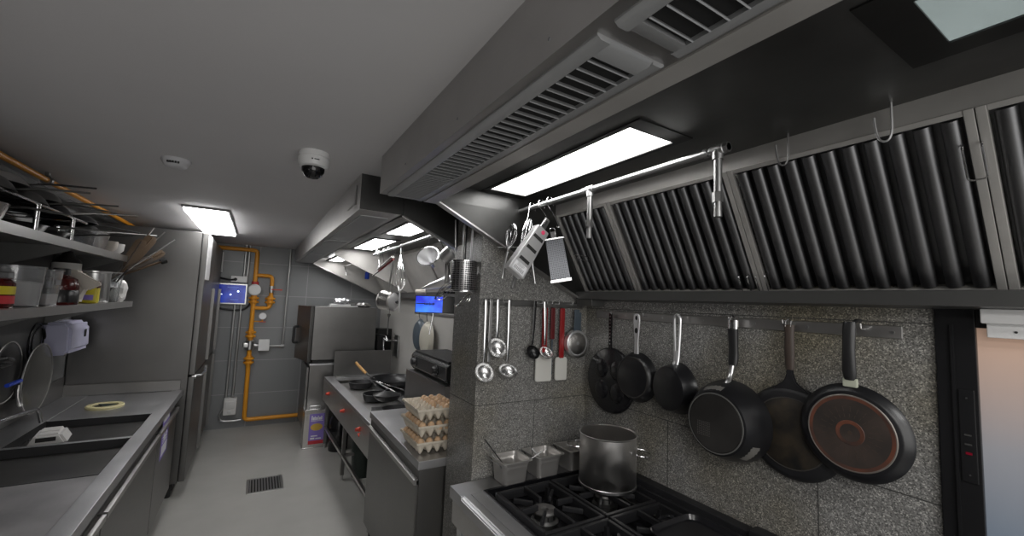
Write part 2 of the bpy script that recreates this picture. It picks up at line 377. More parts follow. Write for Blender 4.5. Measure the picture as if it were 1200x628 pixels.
# ================================================================== CEILING FITTINGS
def ceiling_light(x0, x1, y0, y1, label):
    t = thing('ceiling_light', label, 'light', ((x0+x1)/2, (y0+y1)/2, ZC-.014))
    hx, hy = (x1-x0)/2, (y1-y0)/2
    b = B(); w = .012
    b.box(-hx-w, -hx, -hy-w, hy+w, -.004, .0135); b.box(hx, hx+w, -hy-w, hy+w, -.004, .0135); b.box(-hx, hx, -hy-w, -hy, -.004, .0135); b.box(-hx, hx, hy, hy+w, -.004, .0135)
    b.build('frame', 'grey_paint', t)
    B().box(-hx, hx, -hy, hy, -.022, .0135).build('diffuser', 'light', t)
ceiling_light(-.515, -.245, 3.88, 5.36, 'rectangular white light panel glowing in the ceiling by the steel fridge')
t = thing('security_camera', 'white dome security camera with dark dome on the ceiling', 'camera', (.17, 2.02, ZC))
B().lathe([(0, 0), (.062, 0), (.064, -.01), (.064, -.022), (.061, -.024), (.061, -.027), (.064, -.029), (.063, -.052), (.058, -.064), (.046, -.070), (0, -.070)], 40).build('housing', 'white', t)
B().lathe([(.047, -.068), (.046, -.085), (.038, -.102), (.022, -.114), (0, -.118)], 32).build('dome', plain('smoked_dome', (.008, .008, .009), .08), t)
b = B(); b.cyl((-.012, -.0635, -.044), (-.012, -.0625, -.044), .0035, 10); b.box(-.004, .016, -.0645, -.0615, -.046, -.042); b.build('badge', 'black', t)
t = thing('smoke_detector', 'small white smoke detector on the ceiling left of the dome camera', 'smoke detector', (-.385, 2.56, ZC))
B().lathe([(0, 0), (.058, 0), (.06, -.008), (.056, -.018), (.046, -.034), (.036, -.040), (0, -.041)], 32).build('housing', plain('detector_plastic', (.55, .55, .57), .45), t)
b = B()
for k in range(-2, 3):
    a = R(-95+k*11); b.box(.049, .0565, -.004, .004, -.029, -.020, mx=Matrix.Rotation(a, 4, 'Z'))
b.build('slot', 'black', t)

# ================================================================== FLOOR DRAIN
t = thing('floor_drain', 'rectangular slotted steel drain grate set into the floor', 'drain', (.20, 4.57, .0))
b = B(); b.box(-.145, .145, -.165, -.150, 0, .006); b.box(-.145, .145, .150, .165, 0, .006); b.box(-.145, -.125, -.15, .15, 0, .006); b.box(.125, .145, -.15, .15, 0, .006)
b.build('frame', 'satin', t)
b = B()
for k in range(11): x = -.115+k*.023; b.box(x-.0045, x+.0045, -.15, .15, .001, .005)
b.build('grate', 'satin', t)
B().box(-.125, .125, -.15, .15, 0.0002, .0008).build('sump', 'black', t)

# ================================================================== HOODS
def vent(parent, x0, x1, y0, y1, z, fine_from=None, pitch=.032, label='vent'):
    b = B(); w = .030; h = .010
    b.prism([(x0, z), (x0, z-.004), (x0+.008, z-h), (x0+w, z-h), (x0+w, z)], y0, y1)
    b.prism([(x1, z), (x1, z-.004), (x1-.008, z-h), (x1-w, z-h), (x1-w, z)], y0, y1)
    b.prism([(y0, z), (y0, z-.004), (y0+.008, z-h), (y0+.045, z-h), (y0+.045, z)], x0+w, x1-w, 'X')
    b.prism([(y1, z), (y1, z-.004), (y1-.008, z-h), (y1-w, z-h), (y1-w, z)], x0+w, x1-w, 'X')
    g = b.build('vent_grille', 'vent_paint', parent)
    b = B(); y = y0+.045+pitch/2
    while y < y1-w:
        p = pitch if not fine_from or y < fine_from else pitch*.62
        b.box(x0+w, x1-w, -.0013, .0013, -.0055, .0055, mx=Matrix.Translation((0, y, z-.0065)) @ Matrix.Rotation(R(-32), 4, 'X'))
        y += p
    b.build('louver', 'vent_paint', g)
    B().box(x0+w, x1-w, y0+.045, y1-w, z-.0012, z-.0003).build('duct_opening', 'grille_void', g)
def light_fixture(parent, x0, x1, y0, y1, z, frame=.022, mat='light', end=.06):
    b = B(); f = frame; h = .018; e = end
    b.box(x0-f, x0, y0-e, y1+e, z, z+h); b.box(x1, x1+f, y0-e, y1+e, z, z+h); b.box(x0, x1, y0-e, y0, z, z+h); b.box(x0, x1, y1, y1+e, z, z+h)
    g = b.build('light_fixture', 'cheek', parent)
    B().box(x0, x1, y0, y1, z+.004, z+.03).build('light_panel', mat, g)
def cheek(bq, y0, y1, pts): bq.prism(pts, y0, y1)

def hood_shell(name, label, xf, xi, y0, y1, zb, zi):
    t = thing(name, label, 'extractor hood')
    b = B()  # plenum box; underside is a plate with vents let into it
    b.prism([(xf, zb), (xf, ZC), (xf+.012, ZC), (xf+.012, zb+.012), (xi, zb+.012), (xi, zb)], y0, y1)
    b.build('plenum', 'hood', t)
    for ya, yb in ((y0-.001, y0+.012), (y1-.012, y1+.001)): b = B(); b.box(xf+.001, xi, ya, yb, zb+.001, ZC); b.build('end_panel', 'cheek', t)  # end faces darker than the plenum: shade put into their colour
    b = B(); b.box(xi-.012, xi, y0, y1, zb, zi); b.box(xi, 1.40, y0, y1, zi, zi+.012); b.box(1.395, 1.40, y0, y1, 2.244, zi)
    return t, b
def slope_cheek(xi, zb):   # cheek outline from plenum down to the gutter
    return [(xi, ZC-.001), (xi, zb), (1.60, 1.775), (XR-.002, 1.775), (XR-.002, ZC-.001)]

# --- near hood
ZH = 2.21
h1, b = hood_shell('extractor_hood', 'large steel extractor hood over the gas stove, nearest the camera', .43, .69, -1.4, 1.87, ZH, 2.304)
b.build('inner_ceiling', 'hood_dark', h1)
b = B(); b.prism([(.632, ZH), (.632, ZH-.004), (.690, ZH-.004), (.694, ZH+.02), (.69, ZH+.02)], -1.4, 1.87); b.build('lip', 'band', h1)
b = B(); b.prism(slope_cheek(.69, ZH), 1.845, 1.868); b.build('cheek', 'cheek', h1)
b = B(); b.prism([(.69, ZH+.004), (.69, ZH-.004), (1.60, 1.768), (1.60, 1.778)], 1.825, 1.868); b.build('cheek_edge', 'steel_h', h1)
b = B(); b.prism([(1.384, 2.244), (1.384, 2.34), (1.392, 2.34), (1.392, 2.244)], -1.4, 1.845); b.build('band', 'band', h1)
b = B(); b.tube([(1.375, -1.4, 2.328), (1.375, 1.84, 2.328)], .011, 10); b.build('bead', 'band', h1)
b = B(); b.prism([(1.545, 1.790), (1.545, 1.830), (1.552, 1.832), (1.558, 1.826), (1.60, 1.815), (1.645, 1.826), (1.645, 1.783)], -1.4, 1.845); b.build('gutter', 'gutter', h1)
b = B(); b.box(1.552, 1.645, 1.72, 1.845, 1.752, 1.790, .003); b.build('drip_box', 'hood_dark', h1)
vent(h1, .455, .622, .506, 1.845, ZH, 1.42)
vent(h1, .455, .622, -1.3, .467, ZH)
light_fixture(h1, .935, 1.135, .885, 1.78, 2.300)
light_fixture(h1, .935, 1.135, -.62, .235, 2.300, .06, 'light_side', .07)
for y in (.61, 1.03, 1.5): b = B(); b.cyl((.4285, y, 2.245), (.43, y, 2.245), .004, 10); b.build('rivet', 'grey_paint', h1)
b = B(); b.box(1.34, 1.375, .635, .665, 2.325, 2.35, .004); b.box(1.37, 1.38, .58, .60, 2.318, 2.323); b.build('bracket', 'black', h1)

# --- baffle filters (each lifts out)
FT, FB = Vector((1.384, 0, 2.246)), Vector((1.622, 0, 1.826))
sl = (FB-FT); SL = sl.length; sd = sl.normalized(); nn = Vector((-sd.z, 0, sd.x)); nn = nn if nn.x < 0 else -nn
def filter_at(y0, y1, label, group, mat='baffle', handles=True, flat=False):
    w = y1-y0
    t = thing('baffle_filter', label, 'grease filter', (FB.x, y0, FB.z), group=group)
    mx = axes((0, 1, 0), -sd, nn)     # local x along hood, y up the slope, z towards the aisle
    b = B(); e = .019
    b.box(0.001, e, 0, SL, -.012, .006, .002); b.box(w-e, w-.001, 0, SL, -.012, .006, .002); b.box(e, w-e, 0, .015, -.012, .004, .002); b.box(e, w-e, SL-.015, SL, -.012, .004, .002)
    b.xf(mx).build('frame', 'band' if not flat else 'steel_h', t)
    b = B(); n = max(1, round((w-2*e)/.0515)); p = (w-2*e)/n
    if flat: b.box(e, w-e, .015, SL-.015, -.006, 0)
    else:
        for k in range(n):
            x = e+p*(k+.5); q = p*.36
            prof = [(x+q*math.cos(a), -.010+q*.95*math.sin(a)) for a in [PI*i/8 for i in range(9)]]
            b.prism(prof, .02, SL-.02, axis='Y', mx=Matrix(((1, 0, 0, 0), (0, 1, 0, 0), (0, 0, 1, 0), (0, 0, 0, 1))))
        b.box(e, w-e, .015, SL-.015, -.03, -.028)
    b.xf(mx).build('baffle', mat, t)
    if handles:
        for hx, hy in handles:
            b = B(); L = .085; ww = .016
            b.tube(elbowed([(hx-ww, hy, .004), (hx-ww, hy, .022), (hx-ww, hy-L, .022), (hx+ww, hy-L, .022), (hx+ww, hy, .022), (hx+ww, hy, .004)], .008, 3), .0022, 6)
            b.xf(mx).build('handle', 'chrome', t)
G1 = 'baffle filters over the stove'
filter_at(.252, .85, 'wide ribbed baffle filter between the two flat strips right of the pipe nozzle', G1, handles=[(.012, .40), (.585, .08)])
filter_at(.85, 1.45, 'ribbed baffle filter behind the capped pipe nozzles, middle of the hood', G1, handles=[(.05, .08)])
filter_at(1.45, 1.845, 'narrow ribbed baffle filter behind the hanging graters, at the pillar end', G1, handles=[])
filter_at(-.35, .252, 'ribbed baffle filter cut by the right edge of the picture', G1, handles=[])
# --- fire suppression pipe with nozzles
t = thing('sprinkler_pipe', 'grey galvanised pipe with two drop nozzles under the near hood', 'pipe', (1.15, 0, 2.235))
b = B(); b.tube([(0, .70, 0), (0, 1.845, 0)], .0115, 12); b.build('pipe', 'galv', t)
for y in (.735, 1.30):
    b = B(); b.cyl((0, y-.022, 0), (0, y+.022, 0), .017, 14, bev=.002); b.cyl((0, y+.03, 0), (0, y+.045, 0), .0145, 12); b.cyl((0, y, -.005), (0, y, -.03), .016, 12)
    b.cyl((0, y, -.02), (0, y, -.145), .0115, 12); b.cyl((0, y, -.13), (0, y, -.16), .0155, 6); b.cyl((0, y, -.155), (0, y, -.205), .010, 12, r2=.012)
    b.build('nozzle', 'galv', t)
b = B(); b.cyl((0, .7, 0), (0, .712, 0), .0155, 6); b.build('end_cap', 'galv', t)

# --- far hood over the range
ZH2 = 2.195
h2, b = hood_shell('extractor_hood', 'steel extractor hood over the wok range, beyond the granite pillar', .41, .635, 2.2, 6.45, ZH2, 2.280)
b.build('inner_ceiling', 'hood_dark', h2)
b = B()
b.prism(slope_cheek(.635, ZH2), 2.19, 2.215); b.build('cheek', 'cheek', h2)
b = B(); b.prism([(.635, ZH2+.004), (.635, ZH2-.006), (1.60, 1.765), (1.60, 1.778)], 2.215, 2.24); b.build('cheek_edge', 'steel_h', h2)
b = B(); b.prism([(.70, 2.289), (.70, 2.20), (1.60, 1.80), (1.64, 1.80), (1.64, 2.289)], 4.93, 4.96); b.build('divider', 'band', h2)
b = B(); b.prism([(.635, 2.379), (.635, ZH2), (1.60, 1.775), (1.645, 1.775), (1.645, 2.379)], 6.42, 6.45); b.build('cheek', 'band', h2)
b = B(); b.prism([(.635, ZH2+.004), (.635, ZH2-.012), (1.60, 1.757), (1.60, 1.778)], 6.38, 6.45); b.build('cheek_edge', 'steel_h', h2)
b = B(); b.prism([(1.384, 2.244), (1.384, 2.29), (1.392, 2.29), (1.392, 2.244)], 2.215, 6.42); b.build('band', 'band', h2)
b = B(); b.prism([(1.545, 1.760), (1.545, 1.830), (1.56, 1.822), (1.645, 1.826), (1.645, 1.76)], 2.215, 6.42); b.build('gutter', 'gutter', h2)
for y0, y1 in ((2.35, 3.55), (3.60, 4.90), (4.96, 6.36)): 
    b = B(); b.box(.445, .595, y0, y1, ZH2-.004, ZH2+.002, .002); b.build('access_panel', 'vent_paint', h2)
light_fixture(h2, .865, 1.06, 2.62, 3.45, 2.275)
light_fixture(h2, .865, 1.06, 3.83, 4.78, 2.275)
light_fixture(h2, .82, .98, 5.55, 6.30, 2.235, .03)
b = B(); b.cyl((.405, 2.30, 2.34), (.405, 2.30, 2.235), .006, 8); b.tube([(.40, 2.30, 2.235), (.385, 2.38, 2.215)], .004, 6); b.build('latch', 'satin', h2)
G2 = 'smooth filters over the wok range'
for (y0, y1, lab) in ((2.22, 3.10, 'smooth steel filter panel behind the hanging funnel'), (3.10, 4.0, 'smooth steel filter panel behind the hanging whisk and saucepan'), (4.0, 4.92, 'smooth steel filter panel beside the small blue bottle'), (4.97, 6.4, 'smooth steel filter panel above the steel oven, farthest away')):
    filter_at(y0, y1, lab, G2, mat='band', handles=[], flat=True)
t = thing('hanging_rail', 'steel utensil rail under the far hood, hung with pans and whisks', 'rail', (1.0, 0, 2.19))
b = B(); b.tube([(0, 2.60, 0), (0, 4.42, 0)], .012, 10); b.build('pipe', 'galv', t)
for y in (2.75, 4.35): b = B(); b.tube([(0, y, 0), (0.02, y, .095)], .007, 8); b.build('bracket', 'galv', t)

# ================================================================== PAN RAIL AND PANS
t = thing('pan_rail', 'flat steel bar with screws fixed to the granite wall above the pans', 'rail', (XR, 0, 1.71))
b = B(); b.box(-.008, -.0005, .467, 1.78, -.019, .019, .004); b.build('bar', 'hood', t)
for y in (.49, .72, .90, 1.12, 1.33, 1.56, 1.70): b = B(); b.cyl((-.010, y, 0), (-.008, y, 0), .0055, 12); b.build('screw', 'satin', t)
for y in (.558, .785, .985, 1.215, 1.42, 1.636):
    b = B(); b.tube(elbowed([(-.006, y, .004), (-.034, y, .004), (-.040, y, .022)], .006), .0028, 8); b.build('hook', 'chrome', t)

WALL = axes((0, 1, 0), (0, 0, 1), (1, 0, 0))        # local z points into the wall: rim side; base faces the aisle
def hang(name, label, cat, x, y, z, group=None, yaw=0, tilt=0, roll=0):
    o = thing(name, label, cat, group=group)
    o.matrix_world = Matrix.Translation((x, y, z)) @ Matrix.Rotation(R(yaw), 4, 'Z') @ Matrix.Rotation(R(tilt), 4, 'Y') @ Matrix.Rotation(R(roll), 4, 'X') @ WALL
    return o
GP = 'pans hanging on the granite wall'
def dish(rb, rt, d, th=.003, n=56, foot=.0):
    return [(0, 0), (rb-.006, 0), (rb, .003), (rb+(rt-rb)*.55, d*.45), (rt-.003, d-.006), (rt+.002, d), (rt-.002, d+.001), (rb+(rt-rb)*.5-th, d*.45), (rb-th, .006), (0, .006)]
# 1 four-cup egg pan
t = hang('egg_pan', 'round black pan with four egg cups, leftmost on the granite wall', 'pan', 1.610, 1.643, 1.368, GP)
b = B(); b.lathe([(0, .004), (.160, .004), (.166, .008), (.170, .020), (.167, .021), (.162, .010), (0, .009)], 56); b.build('body', 'enamel', t)
for a in (45, 135, 225, 315):
    b = B(); b.lathe([(0, -.012), (.024, -.0105), (.042, -.004), (.052, .006)], 28, Matrix.Translation((.080*math.cos(R(a)), .080*math.sin(R(a)), 0))); b.build('cup', 'enamel', t)
b = B(); b.prism([(-.012, .160), (.012, .160), (.010, .22), (.0125, .33), (.010, .352), (-.010, .352), (-.0125, .33), (-.010, .22)], .006, .014, 'Z', bev=.002); hd = b.build('handle', 'black_gloss', t)
b = B()
for k in range(9): b.cyl((0, .19+k*.018, .005), (0, .19+k*.018, .0065), .0032, 10)
b.build('hole', 'satin', hd)
# 2 small frying pan, chrome handle
def chrome_loop_handle(t, y0, y1, w=.013, z=.03):
    b = B(); zz = z
    b.tube(curve([(-.010, y0, zz-.01), (-.010, y0+.04, zz-.002), (-w, y1-.05, zz), (-w*.9, y1-.012, zz), (0, y1, zz), (w*.9, y1-.012, zz), (w, y1-.05, zz), (.010, y0+.04, zz-.002), (.010, y0, zz-.01)], 5), .0060, 8)
    return b
t = hang('frying_pan', 'small black frying pan with a flat chrome handle, second from the left on the wall', 'pan', 1.560, 1.436, 1.421, GP)
B().lathe(dish(.098, .117, .042), 56).build('body', 'nonstick', t)
B().lathe([(.090, -.0006), (.094, -.0016), (.098, .001), (.094, .0012)], 56).build('base_ring', 'plate_worn', t)
b = B(); b.prism([(-.014, .108), (.014, .108), (.0115, .17), (.016, .215), (.0205, .268), (.018, .295), (.008, .304), (-.008, .304), (-.018, .295), (-.0205, .268), (-.016, .215), (-.0115, .17)], .026, .033, 'Z', bev=.0025); hd = b.build('handle', 'bright', t)
b = B(); b.lathe([(0, 0), (.0065, 0), (.0065, .0012), (0, .0012)], 20, Matrix.Translation((0, .283, .0246)), 1.7); b.lathe([(0, 0), (.009, 0), (.009, .0012), (0, .0012)], 20, Matrix.Translation((0, .222, .0246)), 1.5); b.build('slot', 'black', hd)
# 3 deep sauté pan with wire handle
t = hang('saute_pan', 'deep black pan with a chrome wire handle, third from the left on the wall', 'pan', 1.540, 1.220, 1.412, GP, yaw=-10)
B().lathe(dish(.092, .108, .066), 56).build('body', 'nonstick', t)
b = chrome_loop_handle(t, .100, .318, .017, .056); b.tube([(0, .105, .050), (0, .16, .055)], .006, 8); b.build('handle', 'bright', t)
# 4 large deep pan with steel-tipped handle
t = hang('wok_pan', 'large deep black pan with scuffed sides and round grey base, steel tip on handle', 'pan', 1.490, .965, 1.338, GP)
B().lathe([(0, 0), (.108, 0), (.116, .003), (.136, .045), (.148, .085), (.152, .108), (.148, .109), (.13, .045), (.10, .012), (0, .012)], 72).build('body', 'nonstick', t)
b = B(); b.lathe([(0, -.002), (.102, -.002), (.104, .001), (0, .001)], 56); pl = b.build('base_plate', 'plate_worn', t)
b = B()
b.lathe([(.105, -.0028), (.109, -.0028), (.109, .001), (.105, .001)], 56)
b.build('base_ring', plain('bare_metal_edge', (.22, .22, .21), .5, .6), t)
b = B()
for i in range(-4, 5):
    for k in range(-4, 5): b.cyl((.045+i*.006, -.03+k*.006, -.0026), (.045+i*.006, -.03+k*.006, -.002), .0014, 6)
b.build('stamped_dot', plain('stamped_metal', (.2, .19, .18), .5, .5), pl)
b = B(); b.tube(curve([(0, .135, .075), (0, .17, .102), (0, .215, .118)], 5), [.012]*3+[.010]*8, 10); b.build('bracket', 'satin', t)
b = B(); b.tube(curve([(0, .205, .116), (0, .25, .122), (0, .33, .118), (0, .350, .118)], 5), [.017, .018, .0195, .020, .020, .0195, .019, .019, .0195, .020, .0205, .0205, .021, .021, .021, .020], 14, flat=.62); b.build('handle', 'rubber', t)
b = B(); b.tube([(0, .348, .118), (0, .382, .118)], .0215, 14, flat=.62); b.tube([(-.010, .392, .118), (0, .398, .118), (.010, .392, .118), (.012, .378, .118)], .003, 6); b.build('end_cap', 'chrome', t)
# scuffed bare patches on the flank
b = B(); import mathutils
def patch(b, a0, a1, z0, z1, prof, off=.0012, n=14, m=4):
    t2 = bmesh.new(); g = []
    def rad(z):
        for (ra, za), (rb, zb) in zip(prof, prof[1:]):
            if za <= z <= zb: return ra+(rb-ra)*(z-za)/(zb-za)
        return prof[-1][0]
    for i in range(n+1):
        row = []
        for k in range(m+1):
            wob = 0.0025*math.sin(i*2.1+k)*(1 if k in (0, m) else .3)
            z = z0+(z1-z0)*k/m+wob; z = max(prof[0][1], min(prof[-1][1], z)); a = R(a0+(a1-a0)*i/n); r = rad(z)+off
            row.append(t2.verts.new((r*math.cos(a), r*math.sin(a), z)))
        g.append(row)
    for i in range(n):
        for k in range(m): t2.faces.new((g[i][k], g[i+1][k], g[i+1][k+1], g[i][k+1]))
    b.merge(t2)
P4 = [(.116, .003), (.136, .045), (.148, .085), (.152, .108)]
patch(b, 62, 98, .010, .034, P4); patch(b, 205, 236, .034, .066, P4)
b.build('bare_patch', plain('bare_aluminium', (.34, .33, .31), .45, .7), t)
# 5 big cast iron pan
t = hang('skillet', 'big shallow burnt iron skillet with brown handle between the deep pan and crepe pan', 'pan', 1.607, .765, 1.343, GP)
B().lathe([(0, 0), (.135, 0), (.146, .004), (.158, .018), (.160, .024), (.156, .025), (.14, .009), (0, .007)], 64).build('body', 'cast', t)
b = B(); b.lathe([(0, -.0012), (.116, -.0012), (.119, .0005), (0, .0005)], 64); b.build('base_plate', 'bread_base', t)
b = B(); b.lathe([(.1165, -.0016), (.1185, -.0022), (.1205, -.0016), (.1205, .001), (.1165, .001)], 64); b.build('base_ring', plain('worn_edge', (.07, .065, .06), .5, .4), t)
b = B(); b.prism([(-.062, .142), (.062, .142), (.022, .172), (.012, .196), (.010, .23), (-.010, .23), (-.012, .196), (-.022, .172)], .006, .018, 'Z', bev=.004); b.build('bracket', 'cast', t)
b = B(); b.tube([(0, .215, .012), (0, .235, .011), (0, .29, .010), (0, .345, .010), (0, .372, .010)], [.0125, .0155, .0165, .0155, .018], 14, flat=.6); hd = b.build('handle', 'brown_handle', t)
b = B(); b.tube([(-.008, .365, .002), (-.009, .385, .004), (0, .392, .008), (.009, .385, .004), (.008, .365, .002)], .002, 6); b.build('hanging_loop', 'chrome', hd)
# 6 crepe pan
t = hang('crepe_pan', 'wide flat pan with scorched reddish base, rightmost on the granite wall', 'pan', 1.562, .574, 1.402, GP)
B().lathe([(0, 0), (.120, 0), (.126, .003), (.140, .015), (.1445, .021), (.142, .023), (.125, .009), (0, .007)], 72).build('body', 'nonstick', t)
b = B(); b.lathe([(0, -.0008), (.108, -.0008), (.110, .001), (0, .001)], 72); pl = b.build('base_plate', 'rust', t)
b = B(); b.lathe([(.099, -.0010), (.108, -.0016), (.110, 0), (.099, 0)], 72); b.lathe([(.026, -.0010), (.036, -.0016), (.038, 0), (.024, 0)], 48); b.build('scorch_ring', 'rust_ring', pl)
b = B()
for k in range(24):
    a = 2*PI*k/24
    for (ra, rb) in ((.046, .056), (.062, .078)):
        b.box(ra, rb, -.0007, .0007, -.0014, -.0006, mx=Matrix.Rotation(a+.03*(ra > .05), 4, 'Z'))
b.lathe([(.0, -.0014), (.006, -.0014), (.006, -.0006), (0, -.0006)], 16)
b.build('stamped_mark', plain('stamped_lines', (.07, .05, .04), .5, .3), pl)
b = B(); b.lathe([(.108, -.0012), (.1105, -.002), (.113, -.0005)], 72); b.build('base_ring', plain('bare_rim', (.22, .2, .18), .45, .6), t)
b = B(); b.box(-.019, .019, .135, .162, .006, .020, .004); b.build('ferrule', 'pale_ferrule', t)
b = B(); b.tube([(0, .158, .012), (0, .185, .006), (0, .25, .006), (0, .315, .014), (0, .333, .018)], [.016, .0185, .0165, .0175, .0165], 14, flat=.6); hd = b.build('handle', 'rubber', t)
b = B(); b.tube(elbowed([(-.012, .328, .016), (-.012, .338, .03), (-.012, .338, .06)], .006, 3), .006, 8); b.build('hanging_loop', 'rubber', hd)
# white wire hook on the skillet / chrome tips are part of the rail hooks

# ================================================================== UTENSILS ON THE PILLAR
t = thing('utensil_rail', 'dark steel utensil rail screwed across the granite pillar', 'rail', (.955, 1.87, 1.752))
b = B(); b.box(0, .655, -.010, -.0005, -.016, .016, .003); b.build('bar', 'hood_dark', t)
hooks_x = (.012, .045, .080, .112, .140, .355, .385, .42, .465, .56, .60)
for x in hooks_x: b = B(); b.tube(elbowed([(x, -.008, .006), (x, -.034, .002), (x, -.038, .022)], .006), .0026, 6); b.build('hook', 'chrome', t)
def ladle(name, label, x, length, r, group, wide=1.0, face=60, mat='chrome', deep=.75, y=1.836, lean=0):
    mat = 'ladle' if mat == 'chrome' else mat
    t = thing(name, label, 'ladle', (x, y, 1.758), (0, R(lean), 0), group)
    b = B(); b.tube([(0, 0, .008), (0, 0, -.01), (0, -.002, -length*.5), (0, 0, -length+.03), (0, .004, -length+.005)], [.0085, .0095, .0075, .0055, .006], 10, flat=.35, up=(0, 1, 0)); b.build('handle', 'chrome' if mat == 'ladle' else mat, t)
    prof = [(r*math.sin(a), -r*deep*math.cos(a)) for a in [PI/2*i/8 for i in range(9)]] + [((r-.0015)*math.sin(a), -(r*deep-.0015)*math.cos(a)) for a in [PI/2*i/8 for i in range(8, -1, -1)]]
    mx = Matrix.Translation((0, -.01, -length-r*.82)) @ Matrix.Rotation(R(face), 4, 'X') @ Matrix.Diagonal((wide, 1, 1, 1))
    b = B(); b.lathe(prof, 36, mx); b.build('bowl', mat, t)
    return t
GL = 'ladles on the pillar rail'
ladle('ladle', 'long steel ladle hanging lowest, leftmost on the pillar rail', .972, .305, .050, GL)
ladle('ladle', 'steel ladle with the highest bowl of the left three on the pillar', 1.036, .185, .052, GL, y=1.83)
ladle('ladle', 'flat handled steel ladle with wide bowl, third from the left on the pillar', 1.106, .305, .046, GL, wide=1.15, face=35)
ladle('ladle', 'dark ladle just left of the small steel ladle in front of the red spatula', 1.262, .225, .038, GL, mat='black_gloss', lean=2)
ladle('ladle', 'small steel ladle hanging in front of the left red spatula', 1.318, .225, .040, GL, face=40, y=1.822, lean=-2)
t = thing('skewer', 'thin flat steel bar hanging behind the left ladles on the pillar', 'utensil', (1.003, 1.846, 1.758))
B().box(-.008, .008, -.002, .002, -.30, .01, .0015).build('bar', 'satin', t)
def spatula(label, x, top, zbt, zbb, w, mat, y, group):
    t = thing('spatula', label, 'spatula', (x, y, top), group=group)
    b = B(); b.box(-.016, .016, -.007, .005, zbt-top, 0, .005); b.box(-.010, .010, -.008, -.006, zbt-top+.05, -.05, .0008); b.build('handle', mat, t)
    b = B(); h = zbb-top
    b.prism([(-w, h+.008), (-w+.008, h), (w-.004, h), (w, h+.01), (w, zbt-top-.006), (w*.8, zbt-top+.006), (-w*.8, zbt-top+.006), (-w, zbt-top-.006)], -.005, .005, 'Y', bev=.002); b.build('blade', 'blade', t)
GS = 'red handled spatulas'
spatula('red handled white spatula hanging behind the small steel ladle', 1.338, 1.735, 1.475, 1.343, .052, 'red', 1.850, GS)
spatula('wide red handled white spatula hanging left of the small round saucepan', 1.449, 1.735, 1.462, 1.345, .040, 'red', 1.842, GS)
t = thing('spatula', 'dark red handle hanging between the two white spatulas', 'spatula', (1.392, 1.852, 1.735), group=GS)
B().box(-.014, .014, -.006, .004, -.17, 0, .004).build('handle', plain('dark_red', (.12, .01, .012), .4), t)
B().box(-.005, .005, -.003, .001, -.36, -.165, .002).build('blade', 'bluegrey', t)
def small_pan(label, x, y, mat, zc=1.545):
    t = thing('saucepan', label, 'saucepan', (x, y, zc), group='small saucepans on the pillar')
    t.matrix_world = Matrix.Translation((x, y, zc)) @ axes((-1, 0, 0), (0, 0, 1), (0, 1, 0))
    B().lathe([(0, 0), (.066, 0), (.071, .004), (.073, .03), (.071, .03), (.068, .006), (0, .004)], 48).build('body', mat, t)
    b = B(); b.lathe([(.01, -.001), (.058, -.001), (.060, .0005)], 40); b.build('base_plate', 'pot', t)
    b = B(); b.box(-.02, .02, .068, .085, .008, .022, .003); b.box(-.017, .017, .08, .185, .010, .020, .004); b.build('handle', 'bluegrey', t)
small_pan('small shiny round saucepan with dark handle, front one beside the red spatula', 1.532, 1.802, 'bright')
small_pan('small saucepan half hidden behind the shiny one in the pillar corner', 1.574, 1.835, 'satin', 1.53)

# ================================================================== GRATERS AND WHISKS UNDER THE NEAR HOOD
def s_hook(b, top, bottom, r=.0022, w=.018):
    T, Q = Vector(top), Vector(bottom)
    b.tube(curve([T+Vector((w*1.3, 0, -.028)), T+Vector((w, 0, -.002)), T+Vector((w*.3, 0, .014)), T+Vector((-w*.6, 0, .004)), T+Vector((-w*.8, 0, -.02)), T.lerp(Q, .6), Q+Vector((.003, 0, .008)), Q+Vector((0, 0, -.004)), Q+Vector((-w*.5, 0, .004))], 5), r, 6)
t = thing('box_grater', 'tilted steel box grater with a white price sticker and red dot', 'grater')
# long flat-sided grater hanging askew
top = at(641, 257, Y=1.60); botm = at(601, 320, Y=1.60); ax = (top-botm).normalized()
t.matrix_world = axes(ax.cross(Vector((0, 1, 0))).normalized()*-1, Vector((0, 1, 0)), ax, botm)
Lg = (top-botm).length
b = B(); w = .048
b.prism([(-w, 0), (w, 0), (w*.72, Lg*.80), (-w*.72, Lg*.80)], -.03, .018, 'Y', bev=.003); bd = b.build('body', 'bright', t)
b = B(); b.prism([(-.018, Lg*.80), (.018, Lg*.80), (.015, Lg), (-.015, Lg)], -.012, .0, 'Y', bev=.004); hd = b.build('handle', 'chrome', t)
b = B(); b.box(-.005, .005, -.0132, -.012, Lg*.84, Lg*.96, .0005); b.build('slot', 'black', hd)
b = B()
for k in range(3):
    z = Lg*(.20+.20*k)
    b.prism([(-.030, z), (.030, z), (.028, z+.016), (-.028, z+.016)], -.0312, -.030, 'Y')
b.build('slicing_slot', 'black', bd)
b = B(); b.box(-.036, .036, -.0318, -.0306, .006, .050); st = b.build('sticker', 'white_print', t)
b = B()
for k in range(8): b.box(-.028+k*.0072, -.0245+k*.0072, -.0324, -.0316, .012, .028)
for k in range(3): b.box(-.02, .012+.006*k, -.0324, -.0316, .033+k*.005, .0345+k*.005)
b.build('print', 'grey_paint', st)
b = B(); b.cyl((.006, -.0315, Lg*.74), (.006, -.0303, Lg*.74), .010, 20); b.build('dot', plain('pink_dot', (.6, .05, .12), .5), t)
t = thing('flat_grater', 'dark perforated steel grater hanging straight from an s-hook', 'grater', at(657, 330, Y=1.60))
t.rotation_euler = (0, R(-11), R(-34))
b = B(); b.prism([(-.046, 0), (.046, 0), (.041, .205), (-.041, .205)], -.03, .015, 'Y', bev=.002); b.build('body', 'grater', t)
